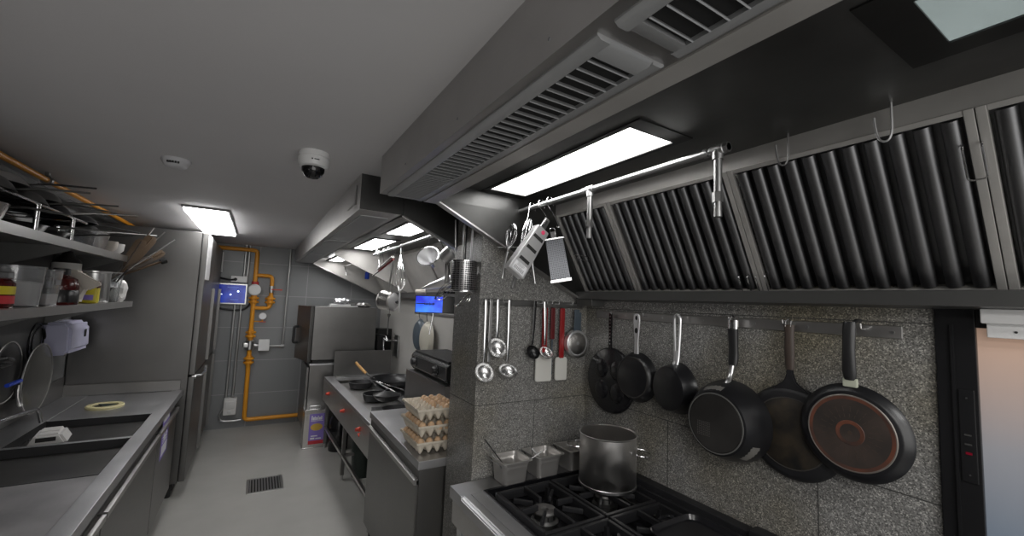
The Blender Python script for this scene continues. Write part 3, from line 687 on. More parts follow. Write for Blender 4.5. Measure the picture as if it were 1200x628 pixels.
b = B(); b.box(-.052, .052, -.033, .018, -.004, .012, .003); b.box(-.052, .048, -.032, .017, .203, .210, .002); b.build('rim', 'chrome', t)
b = B(); b.tube(elbowed([(-.012, -.008, .208), (-.012, -.008, .262), (.012, -.008, .262), (.012, -.008, .208)], .01), .005, 8, flat=.6); b.box(-.012, .012, -.009, -.006, .208, .245); b.build('handle', 'chrome', t)
def whisk(label, top, bot, r=.027, group='whisks', handle_frac=.45, wires=5, inverted=False):
    """wire loop at top, handle at bottom"""
    T, Q = Vector(top), Vector(bot); ax = (T-Q); L = ax.length; q = ax.to_track_quat('Z', 'Y').to_matrix().to_4x4()
    t = thing('whisk', label, 'whisk', Q, group=group)
    h = L*handle_frac
    b = B(); b.cyl((0, 0, 0), (0, 0, h), .0072, 12, bev=.002); b.tube([(0, 0, h-.015), (0, 0, h+.01)], .0085, 10); b.xf(q); b.build('handle', 'satin', t)
    b = B()
    for k in range(wires):
        a = PI*k/wires; pts = []
        for i in range(-13, 14):
            q_ = 1-abs(i)/13; rho = r*max(0, math.sin(PI*min(1, q_**1.6)))**.75*(1 if i < 0 else -1)
            if abs(i) == 13: rho = .004*(1 if i < 0 else -1)
            pts.append((rho*math.cos(a), rho*math.sin(a), h+(L-h)*q_))
        b.tube(pts, .0017, 5)
    b.xf(q); b.build('wires', 'chrome', t)
    return t
GW = 'whisks under the near hood'
whisk('small wire whisk with handle down, left of the tilted grater', at(602, 262, Y=1.70), at(588, 327, Y=1.70), .026, GW)
whisk('wire whisk right behind the tilted box grater', at(622, 256, Y=1.72), at(600, 338, Y=1.66), .024, GW)
whisk('second wire whisk behind the grater, its handle slanting right', at(617, 258, Y=1.74), at(627, 333, Y=1.72), .022, GW)
t = tag(B().tube([at(583, 290, Y=1.74), at(610, 289.5, Y=1.74), at(626, 292, Y=1.74)], .003, 6).build('skewer', 'satin'), 'thin horizontal steel skewer crossing behind the tilted grater', 'skewer')
t = tag(B().tube(curve([at(672, 298, Y=1.62), at(684, 300, Y=1.62), at(694, 303, Y=1.62), at(688, 306, Y=1.62), at(676, 302, Y=1.62)], 5), .002, 6).build('wire_hook', 'chrome'), 'bent wire hook sticking out right of the flat grater', 'hook')
b = B()
for (pt, q, lab) in (((1.15, 1.585, 2.248), at(654, 266, Y=1.60), 's-hook holding the flat grater'), ((1.15, 1.655, 2.248), at(641, 259, Y=1.62), 's-hook holding the tilted box grater'), ((1.15, 1.735, 2.248), at(616, 263, Y=1.72), 's-hook holding the whisks, nearest the pillar')):
    b = B(); s_hook(b, pt, q); tag(b.build('s_hook', 'chrome'), lab, 'hook', 's-hooks under the near hood')
for (y, zt, zb, lab) in ((.39, 2.338, 2.205, 'large chrome s-hook hanging from the hood bead, right of the pipe end'), (.635, 2.335, 2.208, 'thin dark s-hook under the black bracket on the hood band')):
    b = B(); b.tube(curve([(1.392, y-.012, zt-.05), (1.385, y-.008, zt-.012), (1.372, y-.004, zt+.004), (1.356, y, zt-.012), (1.352, y, zt-.05), (1.352, y, zb+.03), (1.352, y+.005, zb+.006), (1.352, y+.016, zb), (1.352, y+.028, zb+.012), (1.352, y+.034, zb+.045), (1.352, y+.036, zb+.07)], 5), .0028, 8)
    tag(b.build('s_hook', 'bright' if y < .5 else 'galv'), lab, 'hook', 'empty hooks on the hood band')

# ================================================================== UTENSIL HOLDER ON THE PILLAR'S AISLE FACE
hx, hy = .884, 1.925
t = thing('utensil_holder', 'perforated steel cylinder holder on the aisle side of the pillar', 'utensil holder', (hx, hy, 1.80))
b = B(); b.lathe([(0, 0), (.062, 0), (.064, .003), (.064, .150), (.0615, .150), (.0615, .005), (0, .004)], 48); b.build('cylinder', 'perforated', t)
b = B(); b.lathe([(.061, .147), (.067, .147), (.067, .153), (.061, .153), (.061, .147)], 48); b.lathe([(.060, -.002), (.066, -.002), (.066, .004), (.060, .004), (.060, -.002)], 48); b.build('rim', 'chrome', t)
b = B(); b.box(.060, .066, -.02, .02, .09, .13); b.build('bracket', 'satin', t)
for (ux, uy, tx, ty, zt, rr, mat, lab) in ((-.03, .03, -.05, .03, 2.16, .005, 'bright', 'steel handle standing leftmost in the perforated holder'), (-.005, .0, -.01, .0, 2.17, .006, 'chrome', 'shiny forked handle in the middle of the perforated holder'), (.02, -.02, .02, -.03, 2.15, .0085, 'bright', 'flat steel spatula handle standing rightmost in the holder'), (-.02, -.02, -.03, -.03, 2.13, .006, 'satin', 'thin steel handle between the others in the holder'), (.01, .03, .02, .04, 2.14, .007, 'black_gloss', 'dark handle at the back of the perforated holder')):
    b = B(); b.tube([(hx+ux, hy+uy, 1.806), (hx+(ux+tx)/2, hy+(uy+ty)/2, 1.98), (hx+tx, hy+ty, zt)], [rr*.6, rr, rr], 10, flat=.5)
    tag(b.build('utensil', mat), lab, 'utensil', 'utensils in the perforated holder')
b = B()
for k in range(4):
    o = k*.012; b.tube(curve([(.915-o*.3, 1.90+o, 1.79), (.89-o*.5, 1.87+o*1.2, 1.752), (.865, 1.93+o, 1.722), (.87, 1.98+o*.6, 1.735)], 5), .002, 6)
b.tube([(.945, 1.90, 1.90), (.915, 1.90, 1.79)], .004, 6)
tag(b.build('wire_skimmer', 'chrome'), 'wire skimmer hanging below the perforated holder on the pillar', 'skimmer')

# ================================================================== GAS STOVE
SX, SY0, SY1, SZ = .832, .20, 1.852, .90
t = thing('gas_stove', 'steel gas stove with black cast iron grates in front of the pillar', 'stove', (SX, SY0, 0))
W, D = XR-.006-SX, SY1-SY0
b = B()
# top surround with a sunken black well
wx0, wx1, wy1 = .115, W-.075, D-.125
b.box(0, W, wy1, D, SZ-.05, SZ, .001); b.box(.05, wx0, 0, wy1, SZ-.05, SZ-.0005); b.box(wx1, W, 0, wy1, SZ-.05, SZ)
b.build('top', 'top', t)
b = B(); b.prism([(0, SZ-.055), (0, SZ-.012), (.012, SZ), (.05, SZ), (.05, SZ-.055)], 0, D-.115, 'Y', bev=.004); b.build('front_rail', 'top', t)
B().box(.02, wx1, 0, wy1, SZ-.075, SZ-.055).build('spill_tray', 'enamel', t)
b = B(); b.box(wx0-.006, wx0+.008, 0, wy1+.006, SZ-.055, SZ+.006, .002); b.box(wx0, wx1, wy1-.008, wy1+.006, SZ-.055, SZ+.006, .002); b.build('well_rim', 'enamel', t)
b = B(); b.box(W-.05, W, 0, D-.02, SZ-.03, SZ+.058, .004); b.box(W-.06, W+.004, .60, .70, SZ+.03, SZ+.072, .010); b.box(W-.07, W-.05, .0, D-.30, SZ+.0, SZ+.035, .004); b.build('back_guard', 'cast', t)
b = B(); b.box(.012, .03, 0, D-.01, SZ-.16, SZ-.055, .002); b.box(.03, W, D-.02, D-.005, SZ-.13, SZ-.05); b.build('apron', 'steel_h', t)
for (x, y) in ((.035, D-.04), (.60, D-.04), (.035, .05), (.60, .05)):
    B().box(x, x+.04, y-.02, y+.02, 0, SZ-.1, .003).build('leg', 'satin', t)
b = B(); b.box(.02, W-.02, .02, D-.02, .24, .26, .003); b.build('shelf', 'hood', t)
def burner(bx, by):
    b = B(); b.lathe([(0, SZ-.055), (.055, SZ-.055), (.058, SZ-.03), (.046, SZ-.022), (.044, SZ-.004), (.050, SZ), (.050, SZ+.004), (0, SZ+.004)], 36, Matrix.Translation((bx-SX, by-SY0, 0)))
    bu = b.build('burner', 'hood_dark', t)
    b = B(); b.lathe([(.016, SZ+.010), (.024, SZ+.014), (.046, SZ+.012), (.050, SZ+.006), (.050, SZ+.003), (.016, SZ+.003), (.016, SZ+.010)], 40, Matrix.Translation((bx-SX, by-SY0, 0))); b.build('burner_cap', plain('burner_grey_%d' % int(bx*100), (.16, .155, .15), .5, .5), bu)
    b = B()
    for k in range(10):
        a = 2*PI*k/10; b.box(.0445, .0475, -.003, .003, SZ-.018, SZ-.004, mx=Matrix.Translation((bx-SX, by-SY0, 0)) @ Matrix.Rotation(a, 4, 'Z'))
    b.build('burner_port', 'black', bu)
def grate(x0, x1, y0, y1):
    b = B(); z0, z1 = SZ+.008, SZ+.028; w = .016
    X0, X1, Y0, Y1 = x0-SX, x1-SX, y0-SY0, y1-SY0; cx, cyy = (X0+X1)/2, (Y0+Y1)/2
    b.box(X0, X1, Y0, Y0+w, z0-.02, z1, .004); b.box(X0, X1, Y1-w, Y1, z0-.02, z1, .004); b.box(X0, X0+w, Y0+w, Y1-w, z0-.02, z1, .004); b.box(X1-w, X1, Y0+w, Y1-w, z0-.02, z1, .004)
    b.box(X0+w, cx-.05, cyy-.007, cyy+.007, z0, z1+.004, .003); b.box(cx+.05, X1-w, cyy-.007, cyy+.007, z0, z1+.004, .003)
    b.box(cx-.007, cx+.007, Y0+w, cyy-.05, z0, z1+.004, .003); b.box(cx-.007, cx+.007, cyy+.05, Y1-w, z0, z1+.004, .003)
    for sx in (-1, 1):
        for sy_ in (-1, 1):
            b.box(.062, .145, -.006, .006, z0, z1, .003, mx=Matrix.Translation((cx, cyy, 0)) @ Matrix.Rotation(math.atan2(sy_, sx), 4, 'Z'))
    for x in (X0+.01, X1-.03):
        for y in (Y0+.01, Y1-.03): b.box(x, x+.02, y, y+.02, SZ-.055, z0)
    b.build('grate', 'cast', t)
for (bx, by) in ((1.085, 1.455), (1.42, 1.455), (1.085, 1.06), (1.42, 1.06)): burner(bx, by)
grate(.955, 1.245, 1.27, 1.645); grate(1.255, 1.545, 1.27, 1.645); grate(.955, 1.245, .85, 1.26); grate(1.255, 1.545, .85, 1.26)
b = B()
for y in (.55, .85, 1.15, 1.45): b.cyl((.012, y-SY0+.0, SZ-.105), (-.018, y-SY0, SZ-.105), .024, 20, r2=.02, bev=.002)
b.build('knob', 'rubber', t)
# griddle tray lying on the front right grate
t = thing('griddle_tray', 'black rounded griddle tray lying on the grate right of the pot', 'tray', (1.405, .885, SZ+.033))
b = B()
def rrect(hw, hh, r, n=8):
    out = []
    for (cx, cyy, a0) in ((hw-r, hh-r, 0), (-hw+r, hh-r, 90), (-hw+r, -hh+r, 180), (hw-r, -hh+r, 270)):
        for i in range(n+1): a = R(a0+90*i/n); out.append((cx+r*math.cos(a), cyy+r*math.sin(a)))
    return out
def tub_mesh(b, rings):
    t2 = bmesh.new(); L = []
    for (hw, hh, r, z) in rings: L.append([t2.verts.new((x, y, z)) for x, y in rrect(hw, hh, r)])
    n = len(L[0])
    for a, c in zip(L, L[1:]):
        for i in range(n): t2.faces.new((a[i], a[(i+1) % n], c[(i+1) % n], c[i]))
    t2.faces.new(L[-1]); t2.faces.new(L[0][::-1]); bmesh.ops.recalc_face_normals(t2, faces=t2.faces[:]); b.merge(t2)
tub_mesh(b, [(.118, .195, .04, 0), (.125, .205, .045, .004), (.133, .213, .05, .022), (.130, .210, .048, .024), (.122, .202, .043, .008), (.116, .196, .04, .006)])
b.build('tray', 'enamel', t)
b = B(); b.tube(elbowed([(-.03, .21, .018), (-.03, .235, .022), (.03, .235, .022), (.03, .21, .018)], .01), .005, 8); b.build('handle', 'enamel', t)
# stock pot
pc = at(713, 563, Z=SZ+.034); pc.x = 1.452; pc.y = 1.475
t = thing('stock_pot', 'tall brushed steel stock pot standing on the back burner grate', 'pot', (pc.x, pc.y, SZ+.034))
b = B(); b.lathe([(0, 0), (.118, 0), (.126, .004), (.129, .012), (.129, .228), (.133, .233), (.131, .236), (.1265, .232), (.1265, .014), (0, .012)], 64); b.build('body', 'spun', t)
b = B(); b.lathe([(.127, .004), (.1315, .006), (.1315, .016), (.129, .018)], 64); b.build('base_ring', 'satin', t)
for a in (-50, 130):
    b = B(); mxa = Matrix.Rotation(R(a), 4, 'Z')
    b.tube(curve([(.127, -.045, .165), (.158, -.048, .162), (.184, -.028, .16), (.191, 0, .16), (.184, .028, .16), (.158, .048, .162), (.127, .045, .165)], 5), .0042, 8); b.xf(mxa)
    hd = b.build('handle', 'chrome', t)
    b = B(); b.box(.1285, .131, -.055, -.035, .155, .175, .001); b.box(.1285, .131, .035, .055, .155, .175, .001); b.xf(mxa); b.build('handle_plate', 'satin', hd)
# gastronorm pans
def gn(label, x, y, hw=.077, hh=.072, d=.105):
    t = thing('food_pan', label, 'food pan', (x+.020, y+.018, SZ), group='small steel food pans on the stove')
    b = B(); tub_mesh(b, [(hw-.020, hh-.020, .022, 0), (hw-.014, hh-.014, .024, .006), (hw-.007, hh-.007, .024, d-.018), (hw-.004, hh-.004, .024, d-.014), (hw-.003, hh-.003, .024, d-.002), (hw+.007, hh+.007, .016, d), (hw+.007, hh+.007, .016, d+.003), (hw-.004, hh-.004, .023, d+.003), (hw-.016, hh-.016, .023, .012), (hw-.022, hh-.022, .02, .010)])
    b.build('pan', 'pan_steel', t); return t
gn('square steel food pan with spoons, leftmost beside the pillar edge', 1.092, 1.765)
gn('square steel food pan between its twin and the stock pot', 1.285, 1.765)
gn('steel food pan mostly hidden behind the stock pot', 1.485, 1.765)
def stick(name, label, pts, r, mat, cat='utensil', group='spoons in the food pans', flat=.6):
    return tag(B().tube(pts, r, 10, flat=flat).build(name, mat), label, cat, group)
def spoon(label, a, c, mat='satin', r=.004, head=(.020, .013)):
    A, Cc = Vector(a), Vector(c); d = (A-Cc).normalized()
    t = thing('spoon', label, 'spoon', Cc, group='spoons in the food pans')
    b = B(); b.tube([(0, 0, 0), (A-Cc)*.5, (A-Cc)], [r*.7, r, r*1.2], 8, flat=.5); b.build('handle', mat, t)
    b = B(); b.ball((0, 0, 0), 1, (head[1], head[1], head[0]), 14); b.xf(Vector(d).to_track_quat('Z', 'Y').to_matrix().to_4x4()); b.build('bowl', mat, t)
spoon('dark handled spoon leaning up to the left in the leftmost food pan', at(568, 515, Y=1.80), (1.10, 1.77, .945), 'hood_dark', .006)
spoon('bright steel spoon leaning on the left rim of the leftmost food pan', at(577, 532, Y=1.80), (1.07, 1.76, .955), 'chrome', .006)
spoon('short steel spoon sticking left over the rim of the leftmost food pan', at(569, 535, Y=1.78), (1.055, 1.75, .98), 'satin', .004)
spoon('white handled spoon leaning right out of the leftmost food pan', at(636, 528, Y=1.72), (1.14, 1.76, .96), 'white', .0042)
spoon('white spoon crossing left out of the middle food pan', at(624, 526, Y=1.76), (1.29, 1.75, .97), 'white', .006)
spoon('thin dark spoon handle at the back of the middle food pan', at(622, 519, Y=1.83), (1.25, 1.78, .97), 'hood_dark', .003)

# ================================================================== EGG COUNTER
t = thing('counter_cabinet', 'steel counter cabinet carrying the egg trays, between pillar and wok range', 'cabinet', (.795, 2.184, 0))
D, W = 3.29-2.184, XR-.004-.795
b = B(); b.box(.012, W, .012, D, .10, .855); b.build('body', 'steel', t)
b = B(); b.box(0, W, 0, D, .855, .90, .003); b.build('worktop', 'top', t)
b = B(); b.box(0, .014, .02, D-.02, .115, .80, .002); dr = b.build('door', 'steel', t)
b = B(); b.prism([(-.012, .775), (-.012, .800), (.004, .806), (.012, .80), (.012, .775)], .02, D-.02, 'Y'); b.build('handle', 'steel_h', dr)
for y in (.05, D-.05):
    b = B(); b.cyl((.05, y, 0), (.05, y, .10), .018, 12); b.build('foot', 'rubber', t)
# egg trays: 5 x 6 cells
PX, PY = .0495, .0495
def tray_mesh():
    t2 = bmesh.new(); nx, ny, s = 5, 6, 8; g = {}
    for i in range(nx*s+1):
        for k in range(ny*s+1):
            u, v = i/s, k/s
            cu, cv = math.cos(2*PI*u), math.cos(2*PI*v)
            z = .034 + .017*(cu+cv)
            if i in (0, nx*s) or k in (0, ny*s): z = max(z, .060)
            g[i, k] = t2.verts.new((u*PX, v*PY, z))
    for i in range(nx*s):
        for k in range(ny*s): t2.faces.new((g[i, k], g[i+1, k], g[i+1, k+1], g[i, k+1]))
    r = bmesh.ops.extrude_edge_only(t2, edges=[e for e in t2.edges if e.is_boundary])
    vs = [v for v in r['geom'] if isinstance(v, bmesh.types.BMVert)]
    for v in vs:
        v.co.x = v.co.x*1.035-.0043; v.co.y = v.co.y*1.03-.0045; v.co.z = .066
    r = bmesh.ops.extrude_edge_only(t2, edges=[e for e in t2.edges if e.is_boundary])
    for v in [v for v in r['geom'] if isinstance(v, bmesh.types.BMVert)]:
        v.co.x = v.co.x*1.012-.0015; v.co.y = v.co.y*1.010-.0015; v.co.z = .054
    bmesh.ops.recalc_face_normals(t2, faces=t2.faces[:])
    return t2
tm = B(); tm.merge(tray_mesh()); base_tray = tm.build('egg_tray', 'tray', ang=80)
mod = base_tray.modifiers.new('thick', 'SOLIDIFY'); mod.thickness = .0025; mod.offset = 0
tx, ty = .812, 2.262
labs = ['pulp egg tray at the bottom of the stack, standing on the steel counter', 'pulp egg tray in the middle of the stack of three', 'topmost pulp egg tray, its left half empty and its right half full']
eggm = B(); eggm.lathe([(0, -.027), (.010, -.0255), (.0175, -.019), (.0212, -.008), (.0215, .002), (.0185, .015), (.0125, .0245), (.006, .0285), (0, .0295)], 20)
egg0 = eggm.build('egg', 'egg'); egg1m = egg0.data.copy(); egg1m.materials.clear(); egg1m.materials.append(M['egg_pale'])
rows = {0: [], 1: [], 2: [], 3: []}
LZ = [.9015, .990, 1.0785]
first_egg = True
for k in range(3):
    tr = base_tray if k == 0 else base_tray.copy()
    if k: C.objects.link(tr)
    tr.location = (tx+(.0, .004, -.003)[k], ty+(0, -.004, .003)[k], LZ[k]); tr.rotation_euler = (0, 0, R((0, 1.2, -.8, .6)[k]))
    tag(tr, labs[k], 'egg tray', 'stacked egg trays')
    for i in range(5):
        for m in range(6):
            if k < 2 and not (m == 0 or i == 0): continue
            if k == 2 and not ((i >= 3 and m >= 0) or (i == 2 and m >= 2)): continue
            e = egg0 if first_egg else egg0.copy()
            if not first_egg: C.objects.link(e)
            first_egg = False
            if random.random() < (.6 if k < 2 else .2): e.data = egg1m
            e.location = (tr.location.x+(i+.5)*PX, tr.location.y+(m+.5)*PY, LZ[k]+.0545); e.rotation_euler = (R(random.uniform(-9, 9)), R(random.uniform(-9, 9)), random.uniform(0, 6))
            lab, gr = [('egg in the bottom tray of the stack, showing at its edge', 'eggs in the bottom tray'), ('egg peeping out of the middle tray of the stack', 'eggs in the middle tray'), ('brown egg on the right side of the topmost tray', 'eggs on the top tray')][k]
            tag(e, lab, 'egg', gr)

# ================================================================== WOK RANGE
RZ = .80
rx0, ry0, ry1 = .808, 3.30, 5.43
rot = math.atan2(.053, 2.13)
t = thing('wok_range', 'long steel wok range with red knobs and open legs below', 'cooking range', (rx0, ry0, 0), (0, 0, rot))
D, W = ry1-ry0, XR-.06-rx0
b = B(); b.box(0, .09, 0, D, RZ-.03, RZ, .003); b.box(.09, W, 0, .10, RZ-.03, RZ); b.box(.09, W, D-.16, D, RZ-.03, RZ); b.box(.42, W, .10, D-.16, RZ-.03, RZ-.002)
b.build('top', 'top', t)
B().box(.085, .425, .095, D-.155, RZ-.075, RZ-.06).build('well', 'hood', t)
b = B(); b.box(.085, .092, .10, D-.16, RZ-.07, RZ-.001); b.box(.42, .427, .10, D-.16, RZ-.07, RZ+.001); b.box(.14, .42, .52, .53, RZ-.07, RZ-.004); b.build('well_side', 'top', t)
b = B(); b.box(-.002, .02, 0, D, .54, RZ-.03, .003); b.box(.02, W, .0, .012, .54, RZ-.03); b.box(.02, W, D-.012, D, .54, RZ-.03); b.build('front_panel', 'steel_h', t)
for y in (.30, .93, 1.72):
    b = B(); b.cyl((-.002, y, .685), (-.012, y, .685), .020, 20); b.cyl((-.012, y, .685), (-.036, y, .685), .017, 20, r2=.013, bev=.002); kn = b.build('knob', 'red_knob', t)
    b = B(); b.box(-.040, -.034, y-.004, y+.004, .672, .698, .001); b.build('pointer', 'red_print', kn)
b = B(); b.tube([(-.012, .24, .668), (-.03, .24, .668), (-.03, .20, .662)], .006, 8); b.build('lever', 'red_knob', t)
for (x, y) in ((.03, .03), (.03, 1.05), (.03, D-.08), (W-.06, .03), (W-.06, D-.08)):
    b = B(); b.box(x, x+.035, y, y+.035, .05, .55, .003); lg = b.build('leg', 'steel', t)
    b = B(); b.cyl((x+.0175, y+.0175, 0), (x+.0175, y+.0175, .055), .014, 12); b.build('foot', 'satin', lg)
b = B(); b.box(.03, .055, .06, D-.08, .215, .24); b.box(W-.05, W-.025, .06, D-.08, .215, .24); b.box(.04, W-.03, 1.06, 1.085, .215, .24); b.build('stretcher', 'steel_h', t)
b = B(); b.box(W-.012, W, .02, D-.02, .05, .56); b.build('back_panel', 'black', t)
b = B(); b.tube(elbowed([(.30, .25, .62), (.30, .25, .36), (.30, .75, .36), (.30, .75, .60)], .04), .014, 10); b.cyl((.30, .45, .36), (.30, .45, .44), .02, 10); b.build('gas_pipe', 'galv', t)
# back ledge carrying the black grill
b = B(); b.box(.40, W, 0.003, .43, RZ-.02, 1.125); b.box(.40, W, -.42, 0.003, .905, 1.125); b.build('back_ledge', 'steel_h', t)
b = B(); b.box(.10, W, D+.002, D+.018, RZ-.05, 1.09, .002); b.build('end_splash', 'steel', t)
for y in (.34, .98, 1.62):
    b = B(); b.lathe([(.035, -.055), (.11, -.05), (.12, -.02), (.13, .012), (.122, .014), (.10, -.03), (.035, -.04), (.035, -.055)], 36, Matrix.Translation((.30, y, RZ))); b.build('burner_ring', 'cast', t)
b = B(); b.box(.11, .25, D-.13, D-.06, RZ, RZ+.012, .002); b.build('tap_plate', 'satin', t)

# containers under the range
t = thing('bucket', 'dark green plastic bin standing under the wok range', 'bin', (1.03, 4.42, 0))
b = B(); b.lathe([(0, 0), (.10, 0), (.125, .40), (.135, .405), (.135, .42), (.12, .42), (.097, .01), (0, .01)], 32); b.build('body', 'greenish', t)
b = B(); b.lathe([(.125, .385), (.138, .39), (.138, .41), (.125, .412)], 32); b.build('rim', 'bluegrey', t)
t = thing('canister', 'black canister standing behind the oil tin under the range end', 'canister', (.93, 5.25, 0))
b = B(); b.lathe([(0, 0), (.10, 0), (.105, .01), (.105, .33), (.08, .38), (.03, .40), (.03, .43), (0, .43)], 28); b.build('body', 'black_gloss', t)

# woks
def wok(label, x, y, z, r, d, mat='nonstick'):
    t = thing('wok', label, 'wok', (x, y, z), group='woks on the range')
    pr = [(r*math.sin(a), d*(1-math.cos(a*.98))/(1-math.cos(1.4*.98))) for a in [1.4*i/12 for i in range(13)]]
    s = r/pr[-1][0]; pr = [(p[0]*s, p[1]) for p in pr]
    inn = [(p[0]-.003, p[1]+.003) for p in pr[::-1]]; inn[-1] = (0, .003)
    B().lathe(pr+[(r+.004, d+.001)]+inn, 56).build('bowl', mat, t)
    return t
t = wok('big black wok with a pale wooden handle, at the far end of the range', 1.30, 4.42, .80, .25, .125)
a = at(428, 435, Z=.90); h0 = Vector((1.01, 4.72, .885)); h1_ = Vector((.955, 4.86, .935)); h2_ = at(412, 421, Y=5.0)
b = B(); b.tube([tuple(Vector((1.125, 4.56, .905))-t.location), tuple(Vector((1.07, 4.74, .935))-t.location)], .010, 10); b.build('socket', 'hood_dark', t)
b = B(); b.tube([tuple(Vector((1.075, 4.725, .932))-t.location), tuple(Vector((1.04, 4.84, .975))-t.location), tuple(Vector((1.008, 4.95, 1.018))-t.location)], [.014, .0165, .015], 12); b.build('handle', 'wood', t)
t = wok('smaller black wok with a steel handle on the middle burner ring', 1.10, 3.95, .80, .125, .07)
b = B(); b.tube(curve([(.10, .04, .065), (.02, .20, .10), (-.02, .34, .125)], 4), .008, 8); b.tube([(.12, .0, .066), (.0, -.02, .075)], .006, 8); b.build('handle', 'satin', t)
b = B(); b.lathe([(.126, .068), (.06, .09), (.02, .105), (.02, .115), (0, .117)], 36); b.build('lid', 'nonstick', t)
t = wok('wide black wok with a shiny rim, partly hidden behind the egg trays', 1.385, 3.52, .79, .19, .10, 'enamel')
b = B(); b.lathe([(.190, .099), (.196, .104), (.192, .106)], 56); b.build('rim', 'satin', t)
t = thing('cooking_ladle', 'steel cooking ladle lying across the smaller wok toward the big one', 'ladle', (1.14, 4.02, .915))
b = B(); b.tube([(-.06, .16, .02), (.12, -.22, -.005)], .006, 8); b.build('handle', 'chrome', t)
b = B(); b.ball((.135, -.25, -.012), 1, (.04, .04, .014), 18); b.build('bowl', 'satin', t)
# black contact grill on the ledge
t = thing('contact_grill', 'black contact grill with two round knobs and raised lid on the steel ledge', 'grill', (1.235, 2.90, 1.126))
gl = .83
b = B(); b.prism([(0, .03), (0, .13), (.02, .155), (.34, .155), (.34, 0), (.03, 0)], 0, gl, bev=.004); bd = b.build('body', 'black_gloss', t)
b = B(); b.box(-.004, .001, .03, gl-.03, .038, .128, .001); b.build('front_plate', plain('panel_edge', (.035, .035, .036), .35), t)
b = B()
for z in (.036, .130): b.box(-.006, .0, .02, gl-.02, z-.002, z+.002)
for y in (.02, gl-.02): b.box(-.006, .0, y-.002, y+.002, .036, .130)
b.build('panel_trim', 'satin', t)
for y in (.20, gl-.13):
    b = B(); b.cyl((-.004, y, .085), (-.012, y, .085), .042, 28); b.cyl((-.01, y, .085), (-.045, y, .085), .033, 28, r2=.028, bev=.003); kn = b.build('knob', 'rubber', t)
    b = B()
    for k in range(7): b.box(.036, .042, -.0015, .0015, 0, .002, mx=axes((0, 1, 0), (0, 0, 1), (-1, 0, 0), (-.0105, y, .085)) @ Matrix.Rotation(R(30+k*40), 4, 'Z'))
    b.build('dial_mark', 'white_print', kn)
b = B(); b.box(.02, .33, .03, gl-.03, .157, .172, .004); b.build('grill_plate', 'cast', t)
b = B(); b.prism([(.30, .165), (.32, .155), (.36, .40), (.33, .41)], .03, .36, bev=.004); b.tube([(.31, .05, .40), (.285, .05, .42), (.285, .34, .42), (.31, .34, .40)], .008, 8); b.build('lid', 'enamel', t)

# second bay wall pieces
t = thing('order_screen', 'wide black order screen with glowing blue display, under the far hood', 'screen')
p0 = at(478, 356, X=1.52); p1 = at(516, 358, X=1.52)
yc = (p0.y+p1.y)/2
t.matrix_world = axes((0, -1, 0), (1, 0, 0), (0, 0, 1)) if False else Matrix.Translation((1.10, 2.99, 1.715)) @ Matrix.Rotation(R(-22), 4, 'Z')
hw = .098
b = B(); b.box(-hw-.004, hw+.21, 0, .04, -.062, .066, .004); b.build('case', 'black_gloss', t)
b = B(); b.box(-hw, hw, -.003, 0, -.056, .062); sc_ = b.build('display', 'screen_lit', t)
b = B(); b.box(-hw+.004, -.03, -.0045, -.003, .004, .010)
for k in range(9): b.box(-.035+k*.0085, -.029+k*.0085, -.0045, -.003, -.002+random.uniform(-.002, .002), .014+random.uniform(-.003, .002))
b.build('display_text', 'black', sc_)
b = B(); b.box(.25, .27, .04, .06, .0, .05); b.tube([(.10, .02, .06), (.10, .12, .10), (.36, .30, .10)], .008, 8); b.build('mount', 'black_gloss', t)
t = tag(B().cyl((0, 0, 0), (.075, -.01, .004), .021, 20, bev=.003).build('paper_roll', 'paper'), 'pale paper roll lying on top of the blue screen', 'roll'); t.location = (1.005, 3.03, 1.804); t.rotation_euler = (0, 0, R(-22))
# wall pans of the second bay
def wall_pan(label, x, y, z, r, mat, hl, yaw=0):
    t = hang('frying_pan', label, 'pan', x, y, z, 'pans on the far kitchen wall', yaw=yaw)
    B().lathe(dish(r*.8, r, .04), 44).build('body', mat, t)
    b = B(); b.tube(curve([(0, r, .03), (0, r+.06, .02), (0, r+hl, .03)], 5), .010, 10, flat=.5); b.build('handle', 'chrome', t)
wall_pan('blue grey frying pan hanging left of the beige one above the black grill', 1.585, 4.66, 1.345, .185, 'bluegrey', .20)
wall_pan('beige frying pan hanging above the black contact grill', 1.555, 4.33, 1.33, .19, 'beige_pan', .22)
b = B(); tp_ = at(508, 366, X=1.56); b.tube([at(503, 392, X=1.53), tp_], .008, 8); b.tube([tp_, (1.634, tp_.y, 1.60)], .003, 6); tag(b.build('tongs', 'chrome'), 'shiny steel tongs hanging in front of the beige pan', 'tongs')
t = thing('pan_rail', 'thin steel rail on the far kitchen wall above the grey and beige pans', 'rail', (XR, 0, 1.60))
b = B(); b.box(-.012, -.001, 3.0, 4.95, -.015, .015, .003); b.build('bar', 'steel_h', t)
for y in (4.33, 4.66): b = B(); b.tube(elbowed([(-.01, y, .0), (-.05, y, -.002), (-.055, y, .02)], .008), .003, 6); b.build('hook', 'chrome', t)
# wall tap and dark box behind the oven
t = thing('wall_tap', 'chrome wall tap with bent spout on the far wall right of the oven', 'tap', (XR-.005, 5.62, 1.17))
b = B(); b.tube(elbowed([(0, 0, .02), (-.14, .02, .02), (-.16, .06, .06), (-.16, .06, -.06), (-.19, -.10, -.09), (-.19, -.10, -.14)], .025), .013, 10); b.tube([(-.12, .02, .03), (-.14, .03, .08), (-.24, .16, .10)], .008, 8); b.build('spout', 'chrome', t)
b = B(); b.box(-.02, 0, -.12, .05, -.18, .10, .004); b.build('back_plate', 'satin', t)
t = thing('wall_box', 'black box on the wall between the oven and the chrome tap', 'box', (1.50, 5.98, 1.03))
B().box(-.05, .145, -.10, .10, 0, .30, .006).build('case', 'black_gloss', t)

